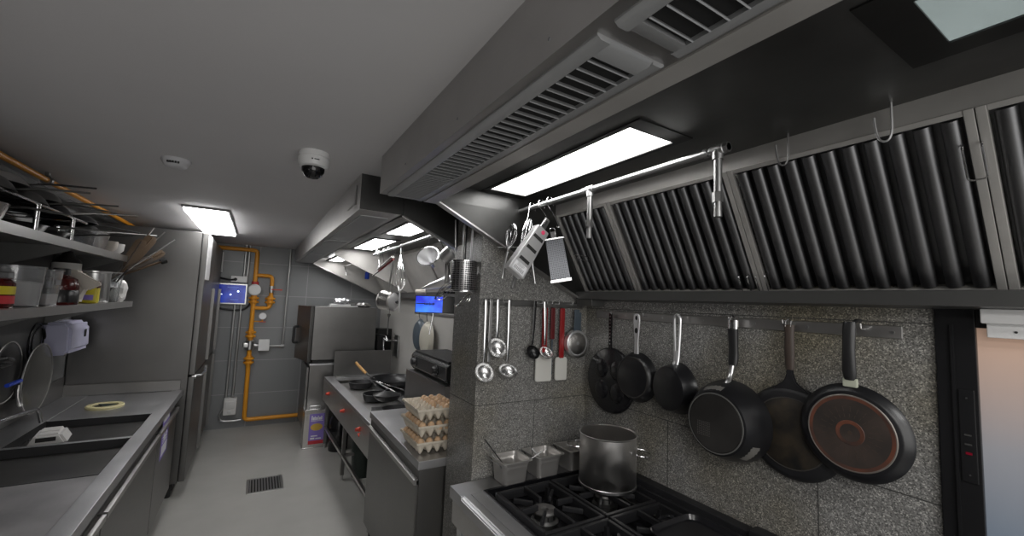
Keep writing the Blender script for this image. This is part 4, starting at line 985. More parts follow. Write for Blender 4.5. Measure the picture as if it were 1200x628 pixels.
# hanging things under the far hood (rail x=1.0 z=2.19)
RH = Vector((1.0, 0, 2.19))
def hk(y, q, lab):
    b = B(); s_hook(b, (1.0, y, 2.204), q, .0025, .016); tag(b.build('s_hook', 'chrome'), lab, 'hook', 's-hooks on the far rail')
GF = 'tools hanging on the far rail'
whisk('wide wire whisk hanging upside down from the far rail, right of the saucepan', at(468, 342, X=1.0), at(470, 286, X=1.0), .045, GF, .2, 6)
t = thing('saucepan', 'small steel saucepan hanging low by its long handle under the far hood', 'saucepan', at(454, 352, X=1.0), group=GF)
t.rotation_euler = Vector((-.62, .75, .12)).to_track_quat('Z', 'Y').to_euler()
b = B(); b.lathe([(0, -.06), (.075, -.06), (.082, -.052), (.085, .05), (.089, .054), (.083, .05), (.079, -.052), (0, -.056)], 40); b.build('body', 'pot', t)
hv = t.rotation_euler.to_matrix().inverted() @ (at(461, 303, X=1.0)-t.location)
hs = Vector((hv.x, hv.y, 0)).normalized()*.084
b = B(); b.tube([hs, hv*.6, hv], [.008, .010, .013], 8, flat=.5); b.build('handle', 'satin', t)
t = thing('pot_lid', 'round shiny steel lid hanging in front of the small saucepan', 'lid', at(459, 353, X=.97), group=GF)
t.rotation_euler = Vector((.62, -.75, .0)).to_track_quat('Z', 'Y').to_euler(); t.location = t.location+Vector((-.002, -.085, -.005))
b = B(); b.lathe([(0, .014), (.05, .010), (.072, 0), (.076, -.003), (.07, -.004), (0, .008)], 40); b.build('disc', 'bright', t)
b = B(); b.lathe([(0, .034), (.012, .032), (.012, .024), (.006, .014), (0, .012)], 16); b.build('knob', 'rubber', t)
t = tag(B().tube(curve([at(456, 368, X=.98), at(455, 378, X=.98), at(454, 392, X=.98)], 4), [.014, .012]+[.005]*7, 8).tube([at(456, 369, X=.98), (1.0, at(456, 369, X=.98).y, 2.20)], .002, 6).build('spatula', 'hood_dark'), 'dark spatula hanging straight down below the small saucepan', 'spatula', GF)
t = thing('brush', 'red backed pastry brush hanging slanted from the far rail', 'brush', at(452, 311, X=.98), group=GF)
bv0, bv1, bv2 = at(444, 318, X=.98)-t.location, at(461, 304, X=.98)-t.location, at(436, 324, X=.98)-t.location
b = B(); b.tube([bv0, bv1], [.009, .011], 10, flat=.5); b.build('head', 'red', t)
b = B(); b.tube([bv0, bv2], .005, 8); b.build('handle', 'rubber', t)
b = B(); b.tube([bv0+Vector((-.004, 0, .020)), bv1+Vector((-.004, 0, .022))], .016, 8, flat=.6); b.build('bristle', 'offwhite', t)
t = thing('squeeze_bottle', 'small blue bottle with white cap hanging under the far hood', 'bottle', at(430, 327, X=1.10))
b = B(); b.lathe([(0, 0), (.022, 0), (.025, .004), (.025, .075), (.012, .09), (.012, .1), (0, .1)], 24); b.build('body', 'blue', t)
b = B(); b.lathe([(0, .098), (.014, .098), (.012, .118), (0, .12)], 16); b.build('cap', 'white', t)
t = thing('funnel', 'shiny steel cone funnel hanging open mouth to the aisle on the far rail', 'funnel', at(503, 303, X=1.0), group=GF)
t.rotation_euler = (R(62), R(0), R(-42))
b = B(); b.lathe([(.075, .03), (.078, .03), (.04, -.02), (.014, -.055), (.010, -.10), (.008, -.10), (.012, -.055), (.037, -.02), (.075, .03)], 44); b.build('cone', 'bright', t)
b = B(); b.lathe([(.075, .028), (.080, .028), (.080, .034), (.075, .034), (.075, .028)], 44); b.build('rim', 'chrome', t)
t = thing('measuring_cup', 'small shiny steel cup hanging right of the funnel on the far rail', 'cup', at(524, 299, Y=2.55), group=GF)
t.rotation_euler = (R(30), R(40), 0)
b = B(); b.lathe([(0, -.04), (.038, -.04), (.042, -.035), (.046, .04), (.043, .04), (.039, -.033), (0, -.036)], 32); b.build('cup', 'bright', t)
t = thing('hand_blender', 'dark steel stick handle hanging straight below the shiny cup', 'tool', at(523, 332, Y=2.60), group=GF)
b = B(); b.tube([(0, 0, 0), (.003, 0, .06), (.006, 0, .14)], [.016, .0165, .014], 12); b.build('handle', 'hood', t)
b = B(); b.tube([(-.01, 0, .0), (-.01, 0, .14)], .004, 6); b.build('strip', 'rubber', t)
t = thing('cone_strainer', 'long polished conical strainer lying sideways under the far rail', 'strainer', at(495, 338, Y=2.80), group=GF)
cv = at(528, 329, Y=2.72)-t.location
q = cv.to_track_quat('Z', 'Y').to_matrix().to_4x4(); Lc = cv.length
b = B(); b.lathe([(.006, 0), (.022, Lc*.3), (.045, Lc), (.043, Lc), (.02, Lc*.3), (0, .004)], 36, q); b.build('cone', 'bright', t)
b = B(); b.lathe([(.043, Lc), (.05, Lc), (.05, Lc+.006), (.043, Lc+.006), (.043, Lc)], 36, q); b.build('rim', 'chrome', t)
b = B()
p0, p1 = at(509, 350, Y=2.62), at(531, 333, Y=2.50)
for k in range(5):
    o = Vector((0, 0, .018*(k-2))); b.tube(curve([p0, p0.lerp(p1, .35)+o*1.1, p0.lerp(p1, .75)+o*1.3, p1+o*.6], 5), .0022, 6)
b.tube([p1, (1.0, 2.615, 2.20)], .002, 6)
tag(b.build('wire_skimmer', 'chrome'), 'looped wire skimmer slanting below the conical strainer', 'skimmer', GF)
pr_ = at(469, 341, X=1.0)
t = tag(B().tube([pr_, at(468, 366, X=1.0)], .007, 8).tube([pr_, (1.0, pr_.y, 2.20)], .0018, 6).build('steel_rod', 'satin'), 'short straight steel tool right of the saucepan under the far hood', 'tool', GF)
t = tag(B().tube(elbowed([at(404, 312, X=1.05), at(410, 310, X=1.05), at(416, 306, X=1.05)], .01), .006, 6).tube(elbowed([at(404, 312, X=1.05), at(406, 323, X=1.05)], .01), .006, 6).build('drop_nozzle', 'galv'), 'small bent grey pipe nozzle under the far end of the far hood', 'nozzle')
for y, q, lab in ((2.76, at(500, 292, X=1.0), 's-hook holding the steel funnel'), (2.66, at(519, 291, Y=2.58), 's-hook holding the shiny steel cup'), (3.45, at(469, 288, X=1.0), 's-hook holding the upside down whisk'), (3.70, at(461, 303, X=1.0), 's-hook holding the long handled saucepan'), (4.02, at(449, 311, X=1.0), 'empty s-hook just left of the red brush'), (4.22, at(444, 312, X=1.0), 's-hook at the far left end of the far rail'), (3.86, at(456, 306, X=1.0), 's-hook holding the red brush')):
    hk(y, q, lab)

# ================================================================== OVEN ON STAND, TIN
OX, OY, OZ = .622, 5.65, .925
t = thing('oven', 'steel convection oven with its side door ajar, on a steel stand', 'oven', (OX, OY, OZ))
b = B(); b.box(0, .745, 0, .62, .04, .69, .005); b.build('body', 'steel', t)
b = B(); b.box(.02, .72, .02, .60, .0, .04); b.build('plinth', 'black', t)
b = B(); b.box(-.045, -.006, 0, .48, .02, .69, .004); dr = b.build('door', 'steel', t, rot=(0, 0, R(13)))
b = B(); b.tube(elbowed([(-.045, .40, .22), (-.095, .40, .22), (-.095, .40, .42), (-.045, .40, .42)], .02), .016, 10); b.cyl((-.095, .40, .25), (-.114, .40, .25), .008, 10); b.build('handle', 'rubber', dr)
b = B(); b.box(.005, .007, .01, .61, .05, .68); b.box(-.003, .003, .008, .015, .03, .69); b.build('door_seal', 'black', t)
t = thing('oven_stand', 'steel stand under the convection oven, behind the oil tin', 'stand', (OX-.01, OY-.03, 0))
b = B(); b.box(0, .76, 0, .68, .10, .905, .004); b.build('body', 'steel', t)
b = B(); b.box(-.008, .77, -.008, .69, .905, .924, .003); b.build('top', 'top', t)
b = B(); b.box(-.03, -.005, .02, .66, .15, .88, .003); b.build('door', 'steel', t)
for x in (.05, .70):
    b = B(); b.cyl((x, .05, 0), (x, .05, .10), .02, 12); b.build('foot', 'satin', t)
# things lying on the oven
t = tag(B().box(-.13, .21, -.07, .10, 0, .012, .003).box(-.12, .12, -.06, .09, .012, .035, .008).build('foil_tray', 'white'), 'white flat tray lying on the oven, on its left', 'tray'); t.location = (.93, 5.80, OZ+.691)
b = B(); b.ball((0, 0, 0), .1, (1, .7, .33), 20)
for v in b.bm.verts: v.co += Vector((random.uniform(-1, 1), random.uniform(-1, 1), random.uniform(-1, 1)))*.012
b.xf(Matrix.Translation((0, 0, .038))); t = tag(b.build('crumpled_foil', plain('foil', (.75, .75, .77), .28, .9), ang=10), 'crumpled shiny foil parcel on top of the oven', 'foil'); t.location = (.95, 5.80, OZ+.727)
t = thing('baking_tray', 'dark baking tray lying behind the foil on the oven', 'tray', (1.13, 5.98, OZ+.691))
b = B(); tub_mesh(b, [(.15, .11, .02, 0), (.16, .12, .025, .05), (.164, .124, .025, .052), (.15, .11, .02, .006)]); b.build('tray', 'hood_dark', t)
b = B(); b.ball((0, 0, 0), .09, (1, .8, .3), 18)
for v in b.bm.verts: v.co += Vector((random.uniform(-1, 1), random.uniform(-1, 1), random.uniform(-1, 1)))*.010
b.xf(Matrix.Translation((0, 0, .03))); t = tag(b.build('crumpled_foil', 'hood', ang=10), 'smaller crumpled grey foil at the right end of the oven top', 'foil'); t.location = (1.22, 5.78, OZ+.691)

t = thing('oil_tin', 'square cooking oil tin with purple label on the floor by the range', 'tin', (.575, 5.40, 0))
b = B(); b.box(0, .235, 0, .21, 0, .43, .006); b.build('body', 'pot', t)
b = B()
for z in (.004, .426): b.box(-.005, .24, -.005, .215, z-.004, z+.008, .003)
b.build('seam', 'chrome', t)
b = B(); b.box(.055, .215, -.002, .0005, .045, .385); lb = b.build('label', 'purple', t)
B().box(.055, .215, -.003, -.002, .045, .085).build('label_band', 'red_print', lb)
b = B(); b.lathe([(0, 0), (.065, 0), (.065, .001), (0, .001)], 28, Matrix.Translation((.135, -.0022, .235)) @ Matrix.Rotation(PI/2, 4, 'X'), .62); b.build('label_picture', 'food_print', lb)
b = B()
for k, (x, w, h) in enumerate(((.075, .012, .05), (.09, .016, .032), (.108, .01, .04), (.121, .018, .03), (.142, .008, .045), (.153, .02, .03), (.176, .012, .04))): b.box(x, x+w, -.0035, -.002, .315, .315+h)
b.box(.07, .20, -.0035, -.002, .303, .308); b.box(.075, .12, -.0035, -.002, .10, .118); b.box(.13, .19, -.0035, -.002, .10, .112); b.box(.08, .15, -.0035, -.002, .13, .142)
b.build('label_print', 'white_print', lb)
b = B(); b.tube(elbowed([(.06, .105, .435), (.06, .105, .452), (.175, .105, .452), (.175, .105, .435)], .01), .005, 8); b.build('handle', 'satin', t)

# ================================================================== FAR WALL: GAS PIPE WORK AND BOXES
t = thing('gas_pipe', 'orange gas pipe run with valves and bypass on the far wall', 'pipe', (0, YF-.06, 0))
r = .026
b = B()
b.tube(elbowed([(-.62, 0, 2.315), (-.035, 0, 2.315), (-.03, 0, 1.30), (-.015, 0, .105), (.62, 0, .105)], .05), r, 14)
b.build('pipe', 'orange', t)
b = B(); b.tube(elbowed([(-.03, 0, 1.985), (.165, 0, 1.985), (.165, 0, 1.55), (-.03, 0, 1.55)], .06), .024, 14); b.build('bypass', 'orange', t)
def flange(x, z, rr=.055):
    b = B(); b.cyl((x, 0, z-.038), (x, 0, z-.012), rr, 20, bev=.004); b.cyl((x, 0, z+.012), (x, 0, z+.038), rr, 20, bev=.004); b.cyl((x, 0, z-.06), (x, 0, z+.06), .036, 16); b.build('flange', 'orange', t)
for (x, z) in ((-.03, 1.655), (.16, 1.655), (-.028, 1.205), (-.023, .865)): flange(x, z, .060)
b = B(); b.cyl((-.03, -.07, 1.79), (-.03, -.03, 1.79), .075, 28, bev=.010); b.cyl((-.03, -.03, 1.79), (-.03, .03, 1.79), .05, 20); b.lathe([(.03, -.07), (.045, -.05), (.05, 0), (.045, .05), (.03, .07)], 24, Matrix.Translation((-.03, 0, 1.79))); b.build('regulator', 'white', t)
b = B(); b.cyl((-.03, 0, 1.84), (-.03, 0, 1.90), .040, 6); b.tube([(-.03, -.03, 1.87), (-.05, -.06, 1.845), (-.02, -.06, 1.84)], .01, 8); b.build('valve', 'red_print', t)
b = B(); b.cyl((.165, 0, 1.76), (.165, 0, 1.85), .030, 16); b.build('valve', 'satin', t)
b = B(); b.box(.165, .29, -.05, -.04, 1.795, 1.812, .002); b.build('valve_lever', 'red_knob', t)
b = B(); b.tube([(-.03, -.01, 1.375), (.10, -.015, 1.375)], .008, 8); b.tube([(.09, -.01, 1.375), (.09, -.01, 1.42)], .008, 8); b.build('gauge_pipe', 'orange', t)
b = B(); b.box(.05, .13, -.035, -.028, 1.365, 1.375, .001); b.build('gauge_lever', 'red_print', t)
b = B(); b.cyl((.09, -.035, 1.445), (.09, 0, 1.445), .045, 24, bev=.004); ga = b.build('gauge', 'satin', t)
b = B(); b.cyl((.09, -.037, 1.445), (.09, -.035, 1.445), .037, 24); b.build('dial', 'white_print', ga)
b = B(); b.cyl((-.026, 0, 1.0), (-.026, 0, 1.13), .055, 20, bev=.01); b.box(-.10, -.02, -.05, .03, 1.035, 1.095, .008); b.cyl((.02, 0, 1.06), (.08, 0, 1.06), .03, 14); b.build('solenoid_valve', 'satin', t)
b = B(); b.box(.07, .195, -.045, .04, .99, 1.135, .006); sb = b.build('actuator_box', 'white', t)
t = thing('conduit', 'thin grey conduit running from the ceiling down to the white actuator box', 'conduit', (0, YF-.03, 0))
b = B(); b.tube(elbowed([(.36, 0, ZC-.001), (.355, 0, 1.045), (.20, 0, 1.045)], .03), .013, 10); b.build('pipe', 'galv', t)
b = B(); b.cyl((.335, 0, 1.045), (.375, 0, 1.045), .022, 10); b.build('elbow', 'galv', t)
t = thing('control_screen', 'wall display with blue panel, grey frame and white indicator dots', 'screen', (-.31, YF-.03, 1.725))
b = B(); b.box(-.24, .20, -.03, .028, -.135, .135, .006); b.build('frame', 'satin', t)
b = B(); b.box(-.225, .182, -.033, -.029, -.118, .118); ds = b.build('display', 'screen', t)
b = B(); b.cyl((.02, -.036, -.01), (.02, -.033, -.01), .010, 14); b.cyl((.10, -.036, .035), (.10, -.033, .035), .011, 14); b.box(-.19, -.12, -.036, -.033, .03, .042); b.box(-.10, -.07, -.036, -.033, -.012, -.004); b.build('indicator', 'glow', ds)
b = B(); b.box(-.02, .10, -.035, -.033, .085, .088); b.box(.0, .09, -.035, -.033, .066, .068); b.box(.02, .11, -.035, -.033, -.075, -.072); b.build('display_text', plain('faint_blue_text', (.1, .2, .6), .4, emit=(.15, .3, .8), es=.5), ds)
t = thing('junction_box', 'white box with dark cable above the blue wall screen', 'box', (-.22, YF-.02, 1.875))
b = B(); b.box(-.08, .10, -.09, .018, 0, .085, .008); b.build('box', 'white', t)
b = B(); b.cyl((-.03, -.09, .04), (-.03, -.10, .04), .02, 14); b.tube(curve([(-.03, -.10, .04), (-.10, -.12, .03), (-.2, -.08, .05)], 4), .012, 8); b.build('cable', 'rubber', t)
t = thing('cable', 'black cable looping under the blue wall screen to the gas pipe', 'cable', (0, YF-.035, 0))
b = B(); b.tube(curve([(-.05, -.0, 1.72), (-.07, .01, 1.60), (-.14, .01, 1.525), (-.25, .01, 1.515), (-.40, .015, 1.535)], 5), .014, 8); b.build('cable', 'rubber', t)
G = 'grey conduits on the far wall'
for (x, z0, z1, lab) in ((-.235, .40, 1.59, 'left grey conduit under the blue wall screen'), (-.165, .40, 1.59, 'right grey conduit under the blue wall screen, ending at the small grey box'), (-.165, 1.965, ZC-.001, 'left grey conduit from the white box up to the ceiling'), (-.125, 1.965, ZC-.001, 'right grey conduit from the white box up to the ceiling')):
    b = B(); b.tube([(x, YF-.025, z0), (x, YF-.025, z1)], .015, 10); tag(b.build('conduit', 'galv'), lab, 'conduit', G)
b = B(); b.tube([(-.42, YF-.03, 2.0), (-.42, YF-.03, 2.26)], .017, 10); tag(b.build('cable_tube', 'white'), 'short white tube above the blue wall screen by the fridge', 'tube')
t = thing('socket_box', 'small grey wall socket box with switch low on the far wall', 'socket', (-.18, YF-.04, .285))
b = B(); b.box(-.07, .07, -.05, .038, -.10, .11, .01); b.build('box', 'offwhite', t)
b = B(); b.box(-.05, .05, -.056, -.048, -.02, .07, .004); b.cyl((0, -.06, .02), (0, -.055, .02), .02, 14); b.box(-.02, .02, -.056, -.05, -.08, -.04, .003); b.build('cover', 'satin', t)
b = B(); b.tube(curve([(-.07, 0, -.02), (-.11, -.005, -.10), (-.08, -.005, -.17), (.03, -.005, -.185), (.13, 0, -.18)], 5), .010, 8); b.build('cable', 'galv', t)

# ================================================================== LEFT COUNTER WITH SINKS
cx0, cx1 = XL+.003, -.475
t = thing('sink_counter', 'long steel sink counter with two deep basins along the left wall', 'counter', (0, 0, 0))
CY0, CY1 = .30, 4.565
b = B()
b.box(-.548, cx1, CY0, CY1, .852, .903, .002); b.box(cx0, -1.06, CY0, CY1, .86, .90)
b.box(-1.06, -.548, 3.785, CY1, .89, .897); b.box(-1.06, -.548, 3.225, 3.255, .89, .898)
b.build('worktop', 'top', t)
b = B(); b.box(-1.06, -.5485, CY0, 2.655, .86, .895); b.build('drainboard', 'drainboard', t)
b = B(); b.box(cx0, cx1-.02, CY1-.012, CY1, .9005, .985); b.box(cx0, cx0+.012, CY0, CY1-.012, .9005, 1.05); b.build('backsplash', 'steel', t)
for (y0, y1) in ((3.255, 3.785), (2.655, 3.225)):
    b = B(); z0 = .56; w = .004
    b.box(-1.06, -1.06+w, y0, y1, z0, .90); b.box(-.548-w, -.548, y0, y1, z0, .90); b.box(-1.06, -.548, y0, y0+w, z0, .897); b.box(-1.06, -.548, y1-w, y1, z0, .897); b.box(-1.06, -.548, y0, y1, z0-w, z0)
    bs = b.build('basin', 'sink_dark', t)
    b = B(); b.lathe([(0, .001), (.03, .001), (.045, .004), (.045, 0), (0, 0)], 24, Matrix.Translation((-.80, (y0+y1)/2, z0))); b.build('drain', 'chrome', bs)
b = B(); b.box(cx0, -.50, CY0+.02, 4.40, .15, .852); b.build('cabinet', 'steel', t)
for (y0, y1) in ((.4, 1.27), (1.29, 2.44), (2.46, 3.61), (3.63, 4.39)):
    b = B(); b.box(-.50, -.482, y0, y1, .16, .795, .002); dr = b.build('door', 'steel', t)
    b = B(); b.prism([(-.482, .77), (-.466, .772), (-.466, .798), (-.482, .80)], y0, y1); b.build('handle', 'steel_h', dr)
for (x, y) in ((-.56, .6), (-.56, 2.4), (-.56, 3.62), (-.56, 4.30)):
    b = B(); b.cyl((x, y, 0), (x, y, .15), .018, 12); b.build('foot', 'satin', t)
B().box(cx0, -.62, CY0, 4.40, .0, .14).build('plinth', 'black', t)
b = B(); b.lathe([(.066, 0), (.102, 0), (.104, .012), (.098, .018), (.072, .018), (.066, .010)], 48); 
t = thing('waste_chute_ring', 'yellowed plastic waste hole ring in the far counter corner', 'ring', (-.86, 4.10, .897))
b.build('ring', 'ring', t)
B().lathe([(0, .002), (.067, .002), (.067, .004), (0, .004)], 32).build('opening', 'black', t)
t = tag(B().box(-.06, .04, -.05, .05, 0, .006).build('food_scrap', 'greenish'), 'dark scrap lying in the waste hole ring', 'scrap'); t.location = (-.83, 4.12, .901); t.rotation_euler = (0, R(8), R(25))
# purple notice on the cabinet door
t = thing('notice', 'purple and white paper notice taped to the far counter door', 'notice', (-.482, 3.90, .72))
B().box(0, .0012, -.13, .13, -.15, .15).build('sheet', 'purple', t)
b = B(); b.box(.0012, .002, -.10, .10, .10, .13); b.box(.0012, .002, -.10, .10, -.13, -.06)
b.lathe([(.03, 0), (.06, 0), (.06, .001), (.03, .001), (.03, 0)], 24, axes((0, 1, 0), (0, 0, 1), (1, 0, 0), (.0012, 0, .02)))
for k in range(3): b.box(.0012, .002, -.09, .09, -.045+k*.018, -.038+k*.018)
b.build('print', 'white_print', t)
# faucet
t = thing('faucet', 'chrome swivel faucet with bent spout over the far basin', 'faucet', (-1.13, 2.92, .90))
b = B(); b.tube(elbowed([(0, 0, 0), (0, 0, .135), (.02, .12, .145), (.105, .60, .135), (.115, .63, .05)], .03), .010, 12); b.build('spout', 'darkchrome', t)
b = B(); b.cyl((0, 0, 0), (0, 0, .07), .028, 20, bev=.004); b.build('base', 'chrome', t)
b = B(); b.tube([(0, 0, .06), (.02, -.10, .09)], .008, 8); b.build('lever', 'chrome', t)
t = tag(B().cyl((-1.055, 3.55, .84), (-1.03, 3.55, .84), .022, 16, bev=.005).build('overflow_knob', 'chrome'), 'round chrome overflow knob on the far basin back wall', 'knob')
# jug lying in the far basin
t = thing('jug', 'white plastic jug with a handle slot standing in the far basin', 'jug', (-.955, 3.52, .561))
b = B(); b.prism([(-.10, 0), (.105, 0), (.105, .24), (.045, .345), (-.055, .345), (-.10, .25)], -.09, .09, 'Y', bev=.012); b.xf(Matrix.Rotation(R(8), 4, 'Z')); bd = b.build('body', 'offwhite', t)
b = B(); b.box(-.05, .03, -.0925, -.088, .305, .328, .001); b.xf(Matrix.Rotation(R(8), 4, 'Z')); b.build('handle_slot', 'black', bd)
b = B(); b.box(-.045, .035, -.03, .03, .343, .352, .004); b.xf(Matrix.Rotation(R(8), 4, 'Z')); b.build('handle', 'offwhite', t)
# paper towel dispenser on the left wall
t = thing('towel_dispenser', 'pale lavender plastic towel dispenser on the left wall under the shelf', 'dispenser', (XL+.002, 4.265, 1.375))
b = B(); b.prism([(0, -.115), (.130, -.105), (.150, -.08), (.142, .085), (.115, .118), (0, .118)], -.19, .19, 'Y', bev=.018); bd = b.build('cover', 'dispenser', t)
b = B(); b.box(.1475, .1525, .06, .09, .0, .055, .002); b.build('window', 'black', bd)
t = tag(B().box(-.004, .012, -.05, .05, -.12, .12, .003).build('wall_cable_box', 'bluegrey'), 'dark strip on the wall just under the towel dispenser', 'strip'); t.location = (XL+.006, 4.06, 1.17)
# lids and rings hanging on the left wall
GLd = 'round things hanging on the left wall'
def wall_disc(name, label, cat, px, py, r, mat, X=-1.18, rim='hood'):
    p = at(px, py, X=X); t = thing(name, label, cat, p, (0, R(90), 0), group=GLd)
    b = B(); b.lathe([(0, .012), (r*.7, .010), (r*.96, .002), (r, -.002), (r*.96, -.001), (0, .009)], 44); b.build('disc', mat, t)
    b = B(); b.tube([(r*math.cos(2*PI*i/40), r*math.sin(2*PI*i/40), 0) for i in range(40)], .004, 6, closed=True); b.build('rim', rim, t)
    return t, r
t, r = wall_disc('lid', 'large smoky clear round lid hanging below the dispenser on the left wall', 'lid', 44, 443, .215, 'disc', -1.14)
t, r = wall_disc('lid', 'dark round lid hanging left of the smoky clear lid', 'lid', 8, 436, .17, 'nonstick', -1.17, 'hood')
b = B(); b.tube([(0.13*math.cos(2*PI*i/36), 0.11*math.sin(2*PI*i/36), 0) for i in range(36)], .006, 6, closed=True); b.tube([(0.105*math.cos(2*PI*i/36), 0.10*math.sin(2*PI*i/36), .012) for i in range(36)], .005, 6, closed=True)
t = tag(b.build('cable_coil', 'black_gloss'), 'dark coiled ring hanging left of the towel dispenser', 'coil'); t.location = at(42, 402, X=-1.209); t.rotation_euler = (0, R(90), 0)
t = tag(B().tube(curve([at(-12, 425, X=-1.17), at(2, 421, X=-1.14), at(12, 424, X=-1.15), at(-6, 430, X=-1.16)], 4), .022, 10).build('spray_handle', 'black_gloss'), 'black spray handle on the left wall at the picture edge', 'spray')
t = tag(B().tube([at(8, 452, X=-1.10), at(24, 446, X=-1.09)], .011, 8).build('brush', 'blue'), 'short blue brush in front of the dark lid on the left wall', 'brush')
t = tag(B().tube(curve([at(21, 452, X=-1.10), at(20, 466, X=-1.08), at(23, 476, X=-1.06), at(25, 474, X=-1.06)], 4), .007, 8).build('wire_hook', 'hood'), 'dark bent hook hanging in front of the lids on the left wall', 'hook')

# ================================================================== TALL FRIDGE
FX, FY0, FY1 = -.452, 4.575, 6.34
t = thing('fridge', 'tall double steel fridge with white film strip, at the left end of the kitchen', 'fridge', (0, 0, 0))
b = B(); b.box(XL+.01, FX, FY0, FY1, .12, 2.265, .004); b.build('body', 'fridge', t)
b = B(); b.box(XL+.03, FX-.03, FY0+.03, FY1-.02, .06, .12); b.build('plinth', 'black', t)
for (y0, y1) in ((FY0+.003, 5.45), (5.46, FY1-.003)):
    for (z0, z1) in ((.13, 1.005), (1.02, 2.262)):
        b = B(); b.box(FX+.003, -.405, y0, y1, z0, z1, .006); dr = b.build('door', 'fridge', t)
        b = B(); b.box(-.405, -.380, y1-.04, y1-.02, z0+.02, min(z1, 1.80)-.02); b.build('handle', 'steel', dr)
        b = B(); b.box(FX-.002, FX+.006, y0+.005, y1-.005, z0+.01, z1-.01); b.build('seal', 'black', dr)
b = B(); b.tube(elbowed([(-.41, FY0+.03, 1.012), (-.36, FY0+.03, 1.012), (-.345, FY0+.16, 1.025), (-.36, FY0+.30, 1.03)], .015), .009, 8); b.cyl((-.425, FY0+.02, 1.0), (-.395, FY0+.02, 1.0), .014, 10); b.build('latch', 'satin', t)
b = B(); b.box(-.4045, -.4025, FY0+.005, FY0+.36, 1.85, 2.262); b.build('film_strip', 'plastic_wrap', t)
b = B(); b.prism([(FY0+.36, 2.26), (FY0+.36, 1.86), (FY0+.42, 1.93), (FY0+.40, 2.02), (FY0+.46, 2.12), (FY0+.43, 2.2), (FY0+.48, 2.26)], -.4045, -.4025, 'X'); b.build('torn_film', 'satin', t)
for (x, y) in ((-.52, FY0+.06), (-.52, FY1-.10)):
    b = B(); b.cyl((x, y, 0), (x, y, .12), .025, 12); b.build('foot', 'rubber', t)

# ================================================================== LEFT PIPE AND SHELVES
t = thing('gas_pipe', 'long orange gas pipe along the ceiling edge above the left shelves', 'pipe', (-1.06, 0, 2.335))
b = B(); b.tube([(0, -1.5, 0), (0, 6.4, 0)], .016, 12); b.build('pipe', 'orange', t)
for y in (1.2, 3.35, 5.6):
    b = B(); b.cyl((0, y-.012, 0), (0, y+.012, 0), .026, 16); b.box(-.008, .008, y-.012, y+.012, .02, .044); b.build('clamp', 'hood_dark', t)
SHX, SHY0, SHY1 = -.80, .40, 4.22
ZU, ZL = 1.971, 1.648
def shelf(label, z):
    t = thing('wall_shelf', label, 'shelf', (XL, 0, z))
    b = B(); b.box(.003, SHX-XL, SHY0, SHY1, -.010, 0, .001); b.box(.003, .015, SHY0, SHY1, 0, .06); b.build('board', 'steel_h', t)
    b = B(); b.box(SHX-XL-.012, SHX-XL+.001, SHY0, SHY1, -.040, .001); b.build('front_lip', 'satin', t)
    for y in (.8, 2.0, 3.2, 4.1):
        b = B(); b.prism([(.003, -.012), (.003, -.16), (.02, -.16), (.34, -.03), (.34, -.012)], y-.008, y+.008); b.build('bracket', 'hood_dark', t)
shelf('upper steel wall shelf crowded with pans on the left wall', ZU)
shelf('lower steel wall shelf holding tubs, sauce bottle and packets', ZL)
GS2 = 'containers on the lower shelf'
def onshelf(px, X, z=ZL): 
    p = at(px, 357 if z == ZL else 265, X=X); return p.y
# jar at the left picture edge
y = onshelf(6, -.86)
t = thing('jar', 'dark jar with yellow and red label, leftmost on the lower shelf', 'jar', (-.90, y, ZL), group=GS2)
b = B(); b.lathe([(0, 0), (.056, 0), (.06, .005), (.06, .10), (.045, .115), (.045, .122), (0, .122)], 32); b.build('body', 'sauce', t)
b = B(); b.lathe([(.0605, .055), (.0612, .055), (.0612, .088), (.0605, .088)], 32); b.build('label', 'yellow', t)
b = B(); b.lathe([(.0605, .018), (.0612, .018), (.0612, .050), (.0605, .050)], 32); b.build('label', 'red_print', t)
b = B(); b.lathe([(.050, .118), (.052, .118), (.052, .142), (.048, .146), (0, .146)], 32); b.build('cap', 'clear', t)
t = thing('tub', 'clear tub with white lid at the far left edge of the lower shelf', 'tub', (-.94, 2.28, ZL), group=GS2)
b = B(); b.lathe([(0, 0), (.07, 0), (.085, .19), (.088, .19), (.088, .20), (0, .20)], 32); b.build('body', 'clear', t)
# big tub of flour
t = thing('tub', 'big milky clear tub filled with white powder on the lower shelf', 'tub', (-.90, 2.66, ZL+.001), group=GS2)
b = B(); b.lathe([(0, 0), (.078, 0), (.081, .003), (.092, .168), (.096, .170), (.096, .176), (.091, .176), (.079, .006), (0, .004)], 44); b.build('body', 'clear', t)
b = B(); b.lathe([(0, .005), (.0775, .006), (.084, .105), (.05, .112), (0, .102)], 40); b.build('powder', 'flour', t)
t = thing('tub', 'narrow clear container with a grey label right of the big powder tub', 'tub', (-.875, 2.86, ZL+.001), group=GS2)
b = B(); tub_mesh(b, [(.045, .05, .012, 0), (.055, .06, .012, .165), (.060, .065, .014, .168), (.060, .065, .014, .172), (.052, .057, .01, .172), (.042, .047, .01, .004)]); b.build('body', 'clear', t)
b = B(); b.box(.054, .0556, -.03, .03, .10, .125); b.box(-.03, .03, -.0605, -.059, .10, .125); b.build('label', 'grey_paint', t)
b = B(); tub_mesh(b, [(.042, .047, .01, .005), (.046, .051, .01, .055), (.04, .045, .01, .056)]); b.build('powder', 'flour', t)
t = thing('sauce_bottle', 'dark red sauce bottle with studded highlights and dark front label', 'bottle', (-.87, 3.06, ZL), group=GS2)
b = B(); b.lathe([(0, 0), (.068, 0), (.072, .006), (.072, .03), (.066, .045), (.071, .06), (.073, .10), (.062, .135), (.03, .152), (.028, .165), (0, .165)], 40); b.build('body', 'sauce', t)
